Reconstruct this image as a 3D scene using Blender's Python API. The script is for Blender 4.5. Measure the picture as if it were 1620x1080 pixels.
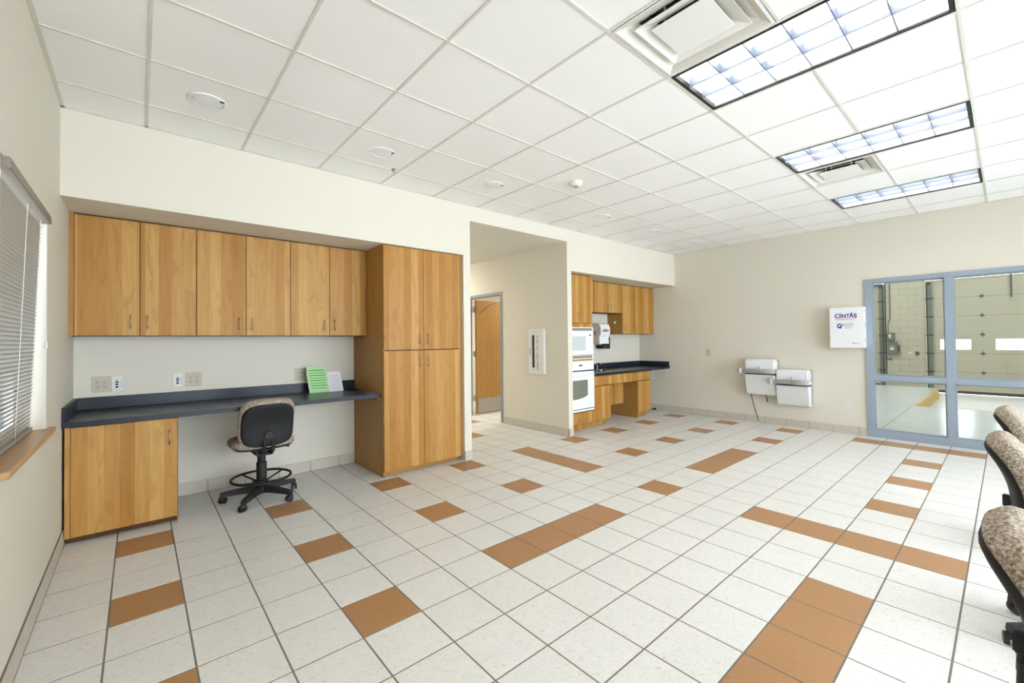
import bpy, bmesh, math, random
from mathutils import Vector, Matrix
random.seed(7)
for o in list(bpy.data.objects): bpy.data.objects.remove(o)
sc = bpy.context.scene
COL = sc.collection
# ------------------------------------------------------------------ camera
S = 0.6096 / 1.98349                       # floor tile pitch (m)
F_PX, CY_PX, YAW, PIT, ROL = 680.23668, 528.79837, .8557, .0150, -.01085
CAM = Vector((1.3726 * S, -3.58959 * S, 4.55387 * S))
fw = Vector((math.cos(YAW) * math.cos(PIT), math.sin(YAW) * math.cos(PIT), math.sin(PIT)))
r0 = Vector((math.sin(YAW), -math.cos(YAW), 0)); u0 = r0.cross(fw)
rt = math.cos(ROL) * r0 + math.sin(ROL) * u0
up = -math.sin(ROL) * r0 + math.cos(ROL) * u0
cd = bpy.data.cameras.new('camera'); cam = bpy.data.objects.new('camera', cd); COL.objects.link(cam)
cd.sensor_fit = 'HORIZONTAL'; cd.sensor_width = 36; cd.lens = F_PX * 36 / 1620
cd.shift_y = -(540 - CY_PX) / 1620; cd.clip_start = .02; cd.clip_end = 200
m = Matrix((rt, up, -fw)).transposed().to_4x4(); m.translation = CAM
cam.matrix_world = m
sc.camera = cam
# ------------------------------------------------------------------ world, exposure
sc.view_settings.view_transform = 'Standard'; sc.view_settings.look = 'None'
sc.view_settings.exposure = 0.3; sc.view_settings.gamma = 1
sc.view_settings.use_curve_mapping = False
w = bpy.data.worlds.new('sky'); sc.world = w; w.use_nodes = True
w.node_tree.nodes['Background'].inputs[0].default_value = (.975, .985, 1, 1)   # overcast daylight
w.node_tree.nodes['Background'].inputs[1].default_value = 9.8
def portal(name, loc, rot, sx, sy):
    ld = bpy.data.lights.new(name, 'AREA'); ld.shape = 'RECTANGLE'; ld.size = sx; ld.size_y = sy; ld.cycles.is_portal = True
    lo = bpy.data.objects.new(name, ld); COL.objects.link(lo); lo.location = loc; lo.rotation_euler = rot
portal('daylight_portal', (4.1, -4.72, 1.5), (math.pi / 2, 0, math.pi), 7.4, 2.6)  # sampling portal at the added unseen window
portal('daylight_portal', (-.19, 1.99, 1.53), (math.pi / 2, 0, -math.pi / 2), 1.12, 1.22)
TUBE_W = 13.0        # emission of the fluorescent tubes
# ------------------------------------------------------------------ room numbers
XL, XR, YS, YB, YK, YN, H = .018, 8.22, 3.085, 3.93, 3.87, -4.6, 9.83434 * S
XP0, XP1, XQ0, XQ1 = 3.31, 3.409, 5.135, 5.229        # the two hall partitions
ZS, ZHALL, TOP = 2.42, 2.84, 3.25
YH = 7.4                                              # end of hall
# ------------------------------------------------------------------ materials
def lin(c):
    return tuple(((v / 255) / 12.92 if v / 255 <= .04045 else ((v / 255 + .055) / 1.055) ** 2.4) for v in c) + (1,)
MATS = {}
class NT:
    def __init__(s, name):
        s.m = bpy.data.materials.new(name); s.m.use_nodes = True; s.t = s.m.node_tree
        s.b = s.t.nodes['Principled BSDF']; s.out = s.t.nodes['Material Output']; MATS[name] = s.m
    def n(s, typ, **k):
        nd = s.t.nodes.new(typ)
        for a, v in k.items():
            if a[0] == '_': setattr(nd, a[1:], v)
            else: nd.inputs[a].default_value = v
        return nd
    def l(s, a, b): s.t.links.new(a, b)
    def mix(s, fac, a, b):
        nd = s.t.nodes.new('ShaderNodeMix'); nd.data_type = 'RGBA'
        for i, v in ((0, fac), (6, a), (7, b)):
            if hasattr(v, 'is_output'): s.l(v, nd.inputs[i])
            else: nd.inputs[i].default_value = v
        return nd.outputs[2]
    def math(s, op, a, b=0, c=0):
        nd = s.t.nodes.new('ShaderNodeMath'); nd.operation = op
        for i, v in enumerate((a, b, c)):
            if hasattr(v, 'is_output'): s.l(v, nd.inputs[i])
            else: nd.inputs[i].default_value = v
        return nd.outputs[0]
    def bump(s, h, strength, dist=.002):
        nd = s.n('ShaderNodeBump', Strength=strength, Distance=dist); s.l(h, nd.inputs['Height']); s.l(nd.outputs[0], s.b.inputs['Normal'])
def plain(name, rgb, rough=.5, metal=0, var=.04, scale=30, bump=0, spec=.5):
    t = NT(name); c = lin(rgb)
    g = t.n('ShaderNodeNewGeometry'); nz = t.n('ShaderNodeTexNoise', Scale=scale, Detail=3.0); t.l(g.outputs['Position'], nz.inputs['Vector'])
    lo = tuple(v * (1 - var) for v in c[:3]) + (1,); hi = tuple(min(1, v * (1 + var)) for v in c[:3]) + (1,)
    t.l(t.mix(nz.outputs['Fac'], lo, hi), t.b.inputs['Base Color'])
    t.b.inputs['Roughness'].default_value = rough; t.b.inputs['Metallic'].default_value = metal
    t.b.inputs['Specular IOR Level'].default_value = spec
    if bump: t.bump(nz.outputs['Fac'], bump)
    return t.m
def wood(name, base, dark, light, strip=.085, rough=.45):
    t = NT(name); g = t.n('ShaderNodeNewGeometry'); sp = t.n('ShaderNodeSeparateXYZ'); t.l(g.outputs['Position'], sp.inputs[0])
    oi = t.n('ShaderNodeObjectInfo')
    h = t.math('ADD', sp.outputs[0], sp.outputs[1]); h = t.math('ADD', h, t.math('MULTIPLY', oi.outputs['Random'], 3.0))
    wob = t.n('ShaderNodeTexNoise', Scale=1.3, Detail=2.0); t.l(g.outputs['Position'], wob.inputs['Vector'])
    cell = t.math('FLOOR', t.math('DIVIDE', h, strip))
    wn = t.n('ShaderNodeTexWhiteNoise', _noise_dimensions='1D'); t.l(cell, wn.inputs['W'])
    # grain: noise squeezed across, stretched along z, shifted per strip
    cb = t.n('ShaderNodeCombineXYZ'); t.l(t.math('MULTIPLY', h, 26.0), cb.inputs[0]); t.l(t.math('MULTIPLY', wn.outputs[0], 40.0), cb.inputs[1]); t.l(t.math('MULTIPLY', sp.outputs[2], 1.6), cb.inputs[2])
    gr = t.n('ShaderNodeTexNoise', Scale=1.5, Detail=6.0, Roughness=.62, Distortion=.8); t.l(cb.outputs[0], gr.inputs['Vector'])
    cb2 = t.n('ShaderNodeCombineXYZ'); t.l(t.math('MULTIPLY', h, 7.0), cb2.inputs[0]); t.l(t.math('MULTIPLY', wn.outputs[0], 17.0), cb2.inputs[1]); t.l(t.math('MULTIPLY', sp.outputs[2], 2.2), cb2.inputs[2])
    fl = t.n('ShaderNodeTexNoise', Scale=1.2, Detail=3.0, Distortion=1.6); t.l(cb2.outputs[0], fl.inputs['Vector'])
    rp = t.n('ShaderNodeValToRGB'); rp.color_ramp.elements[0].position = .3; rp.color_ramp.elements[1].position = .72
    t.l(gr.outputs['Fac'], rp.inputs[0])
    c = t.mix(wn.outputs[0], lin(base), lin(light))
    c = t.mix(t.math('MULTIPLY', rp.outputs[0], .38), c, lin(dark))
    c = t.mix(t.math('MULTIPLY', t.math('GREATER_THAN', fl.outputs['Fac'], .6), .2), c, lin(dark))
    t.l(c, t.b.inputs['Base Color']); t.b.inputs['Roughness'].default_value = rough; t.b.inputs['Specular IOR Level'].default_value = .28
    t.bump(gr.outputs['Fac'], .05)
    return t.m
def tile_mat(name, rgb, fleck, amount, rough):
    t = NT(name); g = t.n('ShaderNodeNewGeometry'); oi = t.n('ShaderNodeObjectInfo')
    mp = t.n('ShaderNodeMapping'); t.l(g.outputs['Position'], mp.inputs[0]); mp.inputs['Scale'].default_value = (1, 1, 1)
    off = t.n('ShaderNodeCombineXYZ'); t.l(t.math('MULTIPLY', oi.outputs['Random'], 31.0), off.inputs[0]); t.l(off.outputs[0], mp.inputs['Location'])
    mp.inputs['Rotation'].default_value = (0, 0, .5)
    st = t.n('ShaderNodeVectorMath', _operation='MULTIPLY'); t.l(mp.outputs[0], st.inputs[0]); st.inputs[1].default_value = (38, 90, 1)
    nz = t.n('ShaderNodeTexNoise', Scale=1.0, Detail=5.0, Roughness=.7, Distortion=1.2); t.l(st.outputs[0], nz.inputs['Vector'])
    rp = t.n('ShaderNodeValToRGB'); rp.color_ramp.elements[0].position = .52; rp.color_ramp.elements[1].position = .74
    t.l(nz.outputs['Fac'], rp.inputs[0])
    b = t.n('ShaderNodeTexNoise', Scale=5.0, Detail=2.0); t.l(mp.outputs[0], b.inputs['Vector'])
    c0 = lin(rgb); lo = tuple(v * .93 for v in c0[:3]) + (1,)
    c = t.mix(b.outputs['Fac'], lo, c0)
    c = t.mix(t.math('MULTIPLY', oi.outputs['Random'], .12), c, tuple(v * .82 for v in c0[:3]) + (1,))
    c = t.mix(t.math('MULTIPLY', rp.outputs[0], amount), c, lin(fleck))
    t.l(c, t.b.inputs['Base Color']); t.b.inputs['Roughness'].default_value = rough; t.b.inputs['Specular IOR Level'].default_value = .45
    t.bump(nz.outputs['Fac'], .08)
    return t.m
def fabric(name):
    t = NT(name); tc = t.n('ShaderNodeTexCoord')
    nz = t.n('ShaderNodeTexNoise', Scale=120.0, Detail=3.0, Distortion=.6); t.l(tc.outputs['Object'], nz.inputs['Vector'])
    n2 = t.n('ShaderNodeTexNoise', Scale=160.0, Detail=2.0); t.l(tc.outputs['Object'], n2.inputs['Vector'])
    rp = t.n('ShaderNodeValToRGB'); e = rp.color_ramp.elements
    e[0].position = .36; e[0].color = lin((112, 97, 83)); e[1].position = .66; e[1].color = lin((204, 193, 179))
    x = e.new(.5); x.color = lin((164, 149, 131))
    t.l(nz.outputs['Fac'], rp.inputs[0])
    c = t.mix(t.math('MULTIPLY', n2.outputs['Fac'], .35), rp.outputs[0], lin((122, 110, 100)))
    t.l(c, t.b.inputs['Base Color']); t.b.inputs['Roughness'].default_value = .95; t.b.inputs['Specular IOR Level'].default_value = .1
    t.bump(n2.outputs['Fac'], .35, .003)
def glass(name, tint, refl=1.0):
    t = NT(name); t.t.nodes.remove(t.b)
    tr = t.n('ShaderNodeBsdfTransparent', Color=tint); gl = t.n('ShaderNodeBsdfGlossy', Roughness=.02); fr = t.n('ShaderNodeFresnel', IOR=1.45)
    mx = t.n('ShaderNodeMixShader'); t.l(t.math('MULTIPLY', fr.outputs[0], refl), mx.inputs[0]); t.l(tr.outputs[0], mx.inputs[1]); t.l(gl.outputs[0], mx.inputs[2]); t.l(mx.outputs[0], t.out.inputs[0])
def emit(name, rgb, s):
    t = NT(name); t.b.inputs['Base Color'].default_value = (.9, .9, .9, 1)
    t.b.inputs['Emission Color'].default_value = rgb + (1,); t.b.inputs['Emission Strength'].default_value = s
plain('wall_paint', (221, 214, 197), .75, var=.015, scale=60, bump=.06)
plain('ceiling_tile', (248, 246, 241), .9, var=.03, scale=220, bump=.25)
plain('tee_white', (234, 232, 224), .5, var=.02)
plain('tee', (220, 216, 204), .5, var=.02)
plain('hall_paint', (216, 211, 196), .8, var=.015, scale=60)
tile_mat('tile_white', (229, 226, 219), (146, 138, 126), .5, .36)
tile_mat('tile_orange', (174, 129, 86), (136, 92, 56), .5, .42)
tile_mat('tile_base', (204, 194, 178), (160, 148, 130), .3, .5)
plain('grout', (124, 117, 106), .95, var=.15, scale=40)
wood('maple', (172, 120, 50), (138, 84, 28), (204, 162, 92))
wood('maple_side', (170, 123, 64), (136, 92, 44), (180, 136, 76), strip=.3)
wood('maple_shaded', (88, 50, 20), (64, 34, 12), (100, 60, 26), strip=.2)  # cabinet body wood, darkened to paint shade into the door gaps
wood('door_veneer', (184, 138, 76), (150, 104, 50), (194, 150, 90), strip=.3)
wood('sill_wood', (188, 146, 98), (150, 106, 62), (202, 164, 118), strip=.6, rough=.3)
plain('dark_gap', (40, 26, 14), .9)
plain('laminate', (34, 40, 47), .28, var=.12, scale=300, spec=.3)
plain('black_plastic', (30, 30, 31), .55, var=.08, scale=200)
plain('shell_plastic', (34, 34, 35), .6, var=.08, scale=300, bump=.1, spec=.3)
plain('chrome', (190, 190, 192), .18, 1)
plain('nickel', (170, 160, 148), .35, 1)
plain('steel', (178, 178, 176), .3, 1, bump=.02)
plain('grey_rail', (176, 174, 169), .4, .1)
plain('white_enamel', (236, 236, 234), .28)
plain('white_plastic', (228, 227, 222), .4)
plain('cream_plastic', (196, 186, 162), .45)
plain('beige_plastic', (196, 182, 166), .5)
plain('blue_frame', (152, 163, 174), .4)
plain('grey_frame', (132, 138, 140), .45)
plain('oven_glass', (116, 120, 104), .08, spec=.8)
plain('microwave_window', (204, 206, 206), .2)
plain('dark_glass', (34, 34, 34), .1)
plain('black', (14, 14, 15), .5)
plain('green_paper', (176, 222, 156), .8, var=.02)
plain('green_ink', (64, 128, 58), .8)
plain('white_paper', (232, 228, 232), .8)
plain('ink_purple', (176, 160, 182), .8)
plain('logo_blue', (28, 34, 138), .5)
plain('logo_red', (206, 74, 84), .5)
plain('logo_grey', (120, 130, 170), .5)
plain('red_letter', (150, 40, 30), .5)
plain('slat_grey', (166, 163, 154), .45)
plain('valance', (140, 130, 116), .5)
plain('cord_white', (232, 230, 224), .6)
plain('reflector', (236, 238, 240), .35)
plain('louver', (112, 120, 136), .35, .2)
plain('block', (194, 187, 166), .85, var=.05, scale=25, bump=.2)
plain('block_joint', (160, 152, 132), .95)
plain('door_panel', (186, 179, 158), .6, var=.03)
plain('door_seam', (120, 112, 92), .8)
plain('track_steel', (108, 114, 100), .5, .4)
plain('dark_steel', (52, 50, 42), .5, .4)
plain('concrete', (226, 229, 229), .2, var=.12, scale=6, bump=.05)
plain('concrete_ramp', (240, 237, 230), .6, var=.08, scale=8)
plain('concrete_edge_lit', (214, 176, 118), .85, var=.12, scale=14)  # orange light on the slab side is put into this colour
plain('box_grey', (104, 108, 102), .5)
plain('yellow_label', (196, 158, 60), .6)
plain('detector_white', (226, 220, 204), .5)
fabric('seat_fabric')
glass('pane_glass', (.93, .97, .98, 1))
glass('window_glass', (.9, .95, 1, 1))
emit('tube', (1, .985, .95), TUBE_W)
emit('added_tube_garage', (.94, .98, 1), 165.0)
emit('added_lamp_back', (1, .98, .93), 30.0)
emit('added_lamp_hall', (1, .98, .93), 75.0)
# ------------------------------------------------------------------ mesh helpers
class MB:
    def __init__(s): s.v = []; s.f = []
    def add(s, vs, fs):
        o = len(s.v); s.v += [tuple(v) for v in vs]; s.f += [tuple(i + o for i in f) for f in fs]; return s
    def box(s, x0, x1, y0, y1, z0, z1):
        return s.add([(x, y, z) for z in (z0, z1) for y in (y0, y1) for x in (x0, x1)],
                     [(0, 2, 3, 1), (4, 5, 7, 6), (0, 1, 5, 4), (2, 6, 7, 3), (0, 4, 6, 2), (1, 3, 7, 5)])
    def cyl(s, c, r, h, n=20, axis='z', r2=None):
        r2 = r if r2 is None else r2; c = Vector(c); vs = []
        for t, rr in ((0, r), (h, r2)):
            for i in range(n):
                a = 2 * math.pi * i / n; p = (rr * math.cos(a), rr * math.sin(a), t)
                p = {'z': p, 'x': (p[2], p[0], p[1]), 'y': (p[1], p[2], p[0])}[axis]
                vs.append(c + Vector(p))
        return s.add(vs, [tuple(range(n - 1, -1, -1)), tuple(range(n, 2 * n))] + [(i, (i + 1) % n, n + (i + 1) % n, n + i) for i in range(n)])
    def lathe(s, c, prof, n=24):
        c = Vector(c); vs = [c + Vector((r * math.cos(2 * math.pi * i / n), r * math.sin(2 * math.pi * i / n), z)) for r, z in prof for i in range(n)]
        fs = [(k * n + i, k * n + (i + 1) % n, (k + 1) * n + (i + 1) % n, (k + 1) * n + i) for k in range(len(prof) - 1) for i in range(n)]
        fs += [tuple(range(n - 1, -1, -1)), tuple(range((len(prof) - 1) * n, len(prof) * n))]
        return s.add(vs, fs)
    def tube(s, pts, r, n=10, closed=False):
        pts = [Vector(p) for p in pts]; N = len(pts); vs = []; ref = None
        for k, p in enumerate(pts):
            d = ((pts[(k + 1) % N] - pts[k - 1]) if closed else (pts[min(k + 1, N - 1)] - pts[max(k - 1, 0)])).normalized()
            if ref is None: ref = d.orthogonal().normalized()
            ref = (ref - d * ref.dot(d)).normalized(); b = d.cross(ref)
            rr = r[k] if isinstance(r, (list, tuple)) else r
            vs += [p + rr * (math.cos(2 * math.pi * i / n) * ref + math.sin(2 * math.pi * i / n) * b) for i in range(n)]
        K = N if closed else N - 1
        fs = [(k * n + i, k * n + (i + 1) % n, ((k + 1) % N) * n + (i + 1) % n, ((k + 1) % N) * n + i) for k in range(K) for i in range(n)]
        if not closed: fs += [tuple(range(n - 1, -1, -1)), tuple(range((N - 1) * n, N * n))]
        return s.add(vs, fs)
    def prism(s, poly, axis, a, b):
        def P(p, t): return {'x': (t, p[0], p[1]), 'y': (p[0], t, p[1]), 'z': (p[0], p[1], t)}[axis]
        n = len(poly)
        return s.add([P(p, a) for p in poly] + [P(p, b) for p in poly],
                     [tuple(range(n - 1, -1, -1)), tuple(range(n, 2 * n))] + [(i, (i + 1) % n, n + (i + 1) % n, n + i) for i in range(n)])
    def build(s, name, mat, parent=None, bevel=0, seg=2, smooth=0, kind=None, label=None):
        me = bpy.data.meshes.new(name); off = Vector((0, 0, 0))
        p = parent
        while p is not None: off = off + p.location; p = p.parent
        me.from_pydata([tuple(Vector(v) - off) for v in s.v], [], s.f)
        bm = bmesh.new(); bm.from_mesh(me)
        bmesh.ops.recalc_face_normals(bm, faces=bm.faces)
        if bevel:
            ed = [e for e in bm.edges if len(e.link_faces) == 2 and e.calc_face_angle(0) > .6]
            bmesh.ops.bevel(bm, geom=ed, offset=bevel, segments=seg, affect='EDGES', clamp_overlap=True)
        bm.to_mesh(me); bm.free()
        if smooth or bevel:
            me.shade_smooth(); me.set_sharp_from_angle(angle=smooth or .7)
        me.materials.append(MATS[mat])
        return link(name, me, parent, kind, label)
def link(name, me, parent=None, kind=None, label=None):
    o = bpy.data.objects.new(name, me); COL.objects.link(o)
    if parent is not None: o.parent = parent
    if kind: o['kind'] = kind
    if label: o['label'] = label
    return o
def B(name, mat, parent, *bx, bevel=0, **k):
    mb = MB()
    for b in bx: mb.box(*b)
    return mb.build(name, mat, parent, bevel=bevel, **k)
def thing(name, label, cat, loc, group=None):
    o = bpy.data.objects.new(name, None); COL.objects.link(o); o.location = loc; o.empty_display_size = .1
    o['label'] = label; o['category'] = cat
    if group: o['group'] = group
    return o
def tag(o, label, cat, group=None):
    o['label'] = label; o['category'] = cat
    if group: o['group'] = group
    return o
def copy_tree(o, parent=None):
    c = o.copy(); COL.objects.link(c); c.parent = parent
    for ch in list(o.children): copy_tree(ch, c)
    return c
def struct(o, label):
    o['kind'] = 'structure'; o['label'] = label; return o
def text(name, body, size, mat, mtx, parent, depth=.0006, align='LEFT', bold=0):
    cu = bpy.data.curves.new(name, 'FONT'); cu.body = body; cu.size = size; cu.extrude = depth; cu.align_x = align; cu.offset = bold; cu.resolution_u = 3
    tmp = bpy.data.objects.new('tmp', cu); COL.objects.link(tmp); bpy.context.view_layer.update()
    me = bpy.data.meshes.new_from_object(tmp); bpy.data.objects.remove(tmp); me.name = name
    off = Vector((0, 0, 0)); p = parent
    while p is not None: off = off + p.location; p = p.parent
    me.transform(Matrix.Translation(-off) @ mtx); me.materials.clear(); me.materials.append(MATS[mat])
    return link(name, me, parent)
def facing(nx, origin):
    """text frame on a wall whose normal is nx ('-x' or '-y'), reading left to right for someone in the room"""
    if nx == '-x': ex, ez, n = Vector((0, -1, 0)), Vector((0, 0, 1)), Vector((-1, 0, 0))
    else: ex, ez, n = Vector((1, 0, 0)), Vector((0, 0, 1)), Vector((0, -1, 0))
    mm = Matrix((ex, ez, n)).transposed().to_4x4(); mm.translation = Vector(origin); return mm
def pix(P):
    d = Vector(P) - CAM; z = d.dot(fw)
    if z < .05: return None
    return 810 + F_PX * d.dot(rt) / z, CY_PX - F_PX * d.dot(up) / z
def area_in_frame(x0, x1, y0, y1, z):
    pts = [pix(p) for p in ((x0, y0, z), (x1, y0, z), (x1, y1, z), (x0, y1, z))]
    if any(p is None for p in pts): return 0
    if max(p[0] for p in pts) < 0 or min(p[0] for p in pts) > 1620 or max(p[1] for p in pts) < 0 or min(p[1] for p in pts) > 1080: return 0
    a = 0
    for i in range(4): a += pts[i][0] * pts[(i + 1) % 4][1] - pts[(i + 1) % 4][0] * pts[i][1]
    return abs(a) / 2
# ================================================================== FLOOR
fl = struct(B('floor', 'grout', None, (-.2, XR + .05, YN - .1, YH + .1, -.12, -.0014)), 'tiled floor of white ceramic squares with orange accent squares and grey grout')
ORANGE = set()
for i in (1, 4, 7, 10, 16, 19, 22, 25): ORANGE |= {(i, 9), (i, 6)}
for j in (6, 7, 8, 9): ORANGE.add((13, j))
for i in (1, 4, 7, 8, 9, 10, 13, 16, 17, 18, 19, 22, 25): ORANGE.add((i, 3))
for j in (0, -1, -2, -3): ORANGE |= {(13, j), (25, j)}
for i in (1, 4, 7, 8, 9, 10, 16, 19, 22): ORANGE.add((i, -2))
ORANGE |= {(13, 13), (15, 16), (1, -5), (4, -5), (7, -5), (10, -5), (16, -5), (19, -5), (22, -5), (13, -8)}
G = .0040
cells = []
for i in range(0, 27):
    for j in range(-15, 25):
        x0, x1, y0, y1 = i * S + G, (i + 1) * S - G, j * S + G, (j + 1) * S - G
        if i == 0: x0 = XL + .012
        if i == 26: x1 = XR - .004
        xc, yc = (i + .5) * S, (j + .5) * S
        hall = XP1 - .1 < xc < XQ0 + .1 or (xc > XQ1 and yc > 4.2)
        if not hall:
            if y0 > YB - .05: continue
            y1 = min(y1, YB - .012 if xc < XP1 else YK - .004)
            if y1 - y0 < .03: continue
        if yc < YN: continue
        if j == 24: y1 = min(y1, YH)
        cells.append((area_in_frame(x0, x1, y0, y1, 0), i, j, x0, x1, y0, y1))
cells.sort(key=lambda c: -c[0])
def tile_mesh(name, w_, d_, t_, mat, ch=.0006):
    vs = [(sx * w_ / 2, sy * d_ / 2, -t_) for sx, sy in ((-1, -1), (1, -1), (1, 1), (-1, 1))]
    vs += [(sx * w_ / 2, sy * d_ / 2, -ch) for sx, sy in ((-1, -1), (1, -1), (1, 1), (-1, 1))]
    vs += [(sx * (w_ / 2 - ch), sy * (d_ / 2 - ch), 0) for sx, sy in ((-1, -1), (1, -1), (1, 1), (-1, 1))]
    fs = [(8, 9, 10, 11), (3, 2, 1, 0)]
    for b in (0, 4):
        for k in range(4): fs.append((b + k, b + (k + 1) % 4, b + 4 + (k + 1) % 4, b + 4 + k))
    me = bpy.data.meshes.new(name); me.from_pydata(vs, [], fs); me.materials.append(MATS[mat]); return me
cache = {}
rest = {'tile_white': MB(), 'tile_orange': MB()}
for n, (a, i, j, x0, x1, y0, y1) in enumerate(cells):
    mat = 'tile_orange' if (i, j) in ORANGE else 'tile_white'
    if n < 300 and a > 0:
        key = (round(x1 - x0, 4), round(y1 - y0, 4), mat)
        if key not in cache: cache[key] = tile_mesh('floor_tile', key[0], key[1], .0013, mat)
        o = link('floor_tile', cache[key], fl); o.location = ((x0 + x1) / 2, (y0 + y1) / 2, 0)
        if mat == 'tile_orange': o['label'] = 'orange floor tile'
    else: rest[mat].box(x0, x1, y0, y1, -.0013, 0)
for mat, mb in rest.items():
    if mb.v: mb.build('floor_tiles', mat, fl, kind='stuff')
# ================================================================== CEILING
ce = struct(B('ceiling', 'tee_white', None, (-.2, XR + .12, YN - .12, YH + .1, TOP, TOP + .08)), 'suspended ceiling of white acoustic tiles in a white metal grid')
GX, GY, P = 1.68329, .85491, .6096
TROF = [(2, -3), (5, -3), (8, -3)]; DIFF = [(1, -2), (6, -2)]           # lower-left cells (c, r); troffers span r and r+1
TROF_ADDED = [(-1, -3), (-1, -8), (2, -8), (5, -8), (8, -8)]  # extra lights added out of view to brighten the room
skip = set()
for c, r in TROF + TROF_ADDED: skip |= {(c, r), (c, r + 1)}
skip |= set(DIFF)
cx = [GX + P * k for k in range(-3, 12)]; cy = [GY + P * k for k in range(-9, 5)]
ccache = {}; crest = MB()
for k in range(-3, 11):
    for q in range(-9, 4):
        x0, x1, y0, y1 = GX + P * k + .001, GX + P * (k + 1) - .001, GY + P * q + .001, GY + P * (q + 1) - .001
        x0 = max(x0, XL + .001); x1 = min(x1, XR - .001); y0 = max(y0, YN + .001); y1 = min(y1, YS - .001)
        if x1 - x0 < .03 or y1 - y0 < .03 or (k, q) in skip: continue
        if area_in_frame(x0, x1, y0, y1, H) > 0:
            key = (round(x1 - x0, 4), round(y1 - y0, 4))
            if key not in ccache:
                mb = MB().box(-key[0] / 2, key[0] / 2, -key[1] / 2, key[1] / 2, .004, .018)
                me = bpy.data.meshes.new('ceiling_tile'); me.from_pydata(mb.v, [], mb.f); me.materials.append(MATS['ceiling_tile']); ccache[key] = me
            o = link('ceiling_tile', ccache[key], ce); o.location = ((x0 + x1) / 2, (y0 + y1) / 2, H)
        else: crest.box(x0, x1, y0, y1, H + .004, H + .018)
crest.build('ceiling_tiles', 'ceiling_tile', ce, kind='stuff')
T = .0078
for x in cx:
    if XL + .02 < x < XR - .02:
        segs = [(YN, YS)]
        B('ceiling_tee', 'tee', ce, *[(x - T, x + T, a, b, H - .001, H + .0035) for a, b in segs])
for y in cy:
    if YN + .02 < y < YS - .02:
        xs = XL; segs = []
        blocked = sorted((GX + P * c, GX + P * (c + 1)) for c, r in TROF + TROF_ADDED if abs(GY + P * (r + 1) - y) < .01)
        for a, b in blocked: segs.append((xs, max(xs, a))); xs = b
        segs.append((xs, XR))
        B('ceiling_tee', 'tee', ce, *[(a, b, y - T, y + T, H - .0008, H + .0036) for a, b in segs if b - a > .02])
B('wall_angle', 'tee', ce, (XL, XL + .022, YN, YS, H - .001, H + .003), (XR - .022, XR, YN, YS, H - .001, H + .003),
  (XL, XR, YS - .022, YS, H - .001, H + .003), (XL, XR, YN, YN + .022, H - .001, H + .003))
# hall and back-room ceiling
struct(B('ceiling_hall', 'hall_paint', None, (XP1, XQ0, YS + .1, YH, ZHALL, ZHALL + .08), (XQ1, XR, 4.2, YH, 2.7, 2.78)), 'plain cream ceiling of the hallway')
# ================================================================== WALLS
WY0, WY1, WZ0, WZ1 = 1.43, 2.555, .92, 2.15
struct(B('wall_left', 'wall_paint', None, (XL - .2, XL, YN - .1, WY0, 0, TOP), (XL - .2, XL, WY1, YB + .1, 0, TOP),
         (XL - .2, XL, WY0, WY1, 0, WZ0 - .03), (XL - .2, XL, WY0, WY1, WZ1, TOP)), 'cream painted wall with the blind covered window')
FY0, FY1, FZ = .215, -2.26, 2.215
struct(B('wall_right', 'wall_paint', None, (XR, XR + .12, FY0, 4.1, 0, TOP), (XR, XR + .12, YN - .1, FY1, 0, TOP), (XR, XR + .12, FY1, FY0, FZ, TOP)),
       'cream painted wall with the drinking fountains and glazed screen')
struct(B('wall_back', 'wall_paint', None,
         (XL, XP0, YB, YB + .1, 0, TOP),                        # recess back
         (XL, XP1, YS, YB, ZS, TOP), (XP0, XP1, YS, YB + .1, 0, ZS), (XP0, XP1, YB + .1, YH, 0, TOP),
         (XP1, XQ0, YS, YS + .1, ZHALL, TOP),                   # header over the hall
         (XQ0, XQ1, YS, 4.57, 0, TOP), (XQ0, XQ1, 5.66, YH, 0, TOP), (XQ0, XQ1, 4.57, 5.66, 2.25, TOP),
         (XQ1, XR, YS, YK, ZS, TOP), (XQ1, XR, YK, YK + .1, 0, TOP)), 'cream painted cabinet wall with soffits, recesses and hall opening')
VX0, VX1, VZ0, VZ1 = .4, 7.8, .2, 2.8
struct(B('wall_front', 'wall_paint', None, (XL, VX0, YN - .1, YN, 0, TOP), (VX1, XR, YN - .1, YN, 0, TOP), (VX0, VX1, YN - .1, YN, 0, VZ0), (VX0, VX1, YN - .1, YN, VZ1, TOP)), 'cream painted wall opposite the cabinets')
w3 = struct(B('added_window', 'blue_frame', None, (VX0, VX0 + .05, YN - .09, YN - .02, VZ0, VZ1), (VX1 - .05, VX1, YN - .09, YN - .02, VZ0, VZ1), (VX0 + .05, VX1 - .05, YN - .09, YN - .02, VZ0, VZ0 + .05), (VX0 + .05, VX1 - .05, YN - .09, YN - .02, VZ1 - .05, VZ1)), 'wide unseen window added opposite the cabinets for fill daylight')  # window added out of view to fill the room with daylight
for k in range(1, 5): xx = VX0 + (VX1 - VX0) * k / 5; B('mullion', 'blue_frame', w3, (xx - .025, xx + .025, YN - .09, YN - .02, VZ0 + .05, VZ1 - .05))
for k in range(5):
    a, b = VX0 + (VX1 - VX0) * k / 5, VX0 + (VX1 - VX0) * (k + 1) / 5
    B('pane', 'window_glass', w3, (a + (.05 if k == 0 else .025), b - (.05 if k == 4 else .025), YN - .058, YN - .052, VZ0 + .05, VZ1 - .05))
struct(B('wall_hall', 'hall_paint', None, (XP0, XR, YH, YH + .1, 0, TOP), (XR, XR + .12, 4.1, YH + .1, 0, TOP)), 'painted end wall of the hallway')
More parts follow.
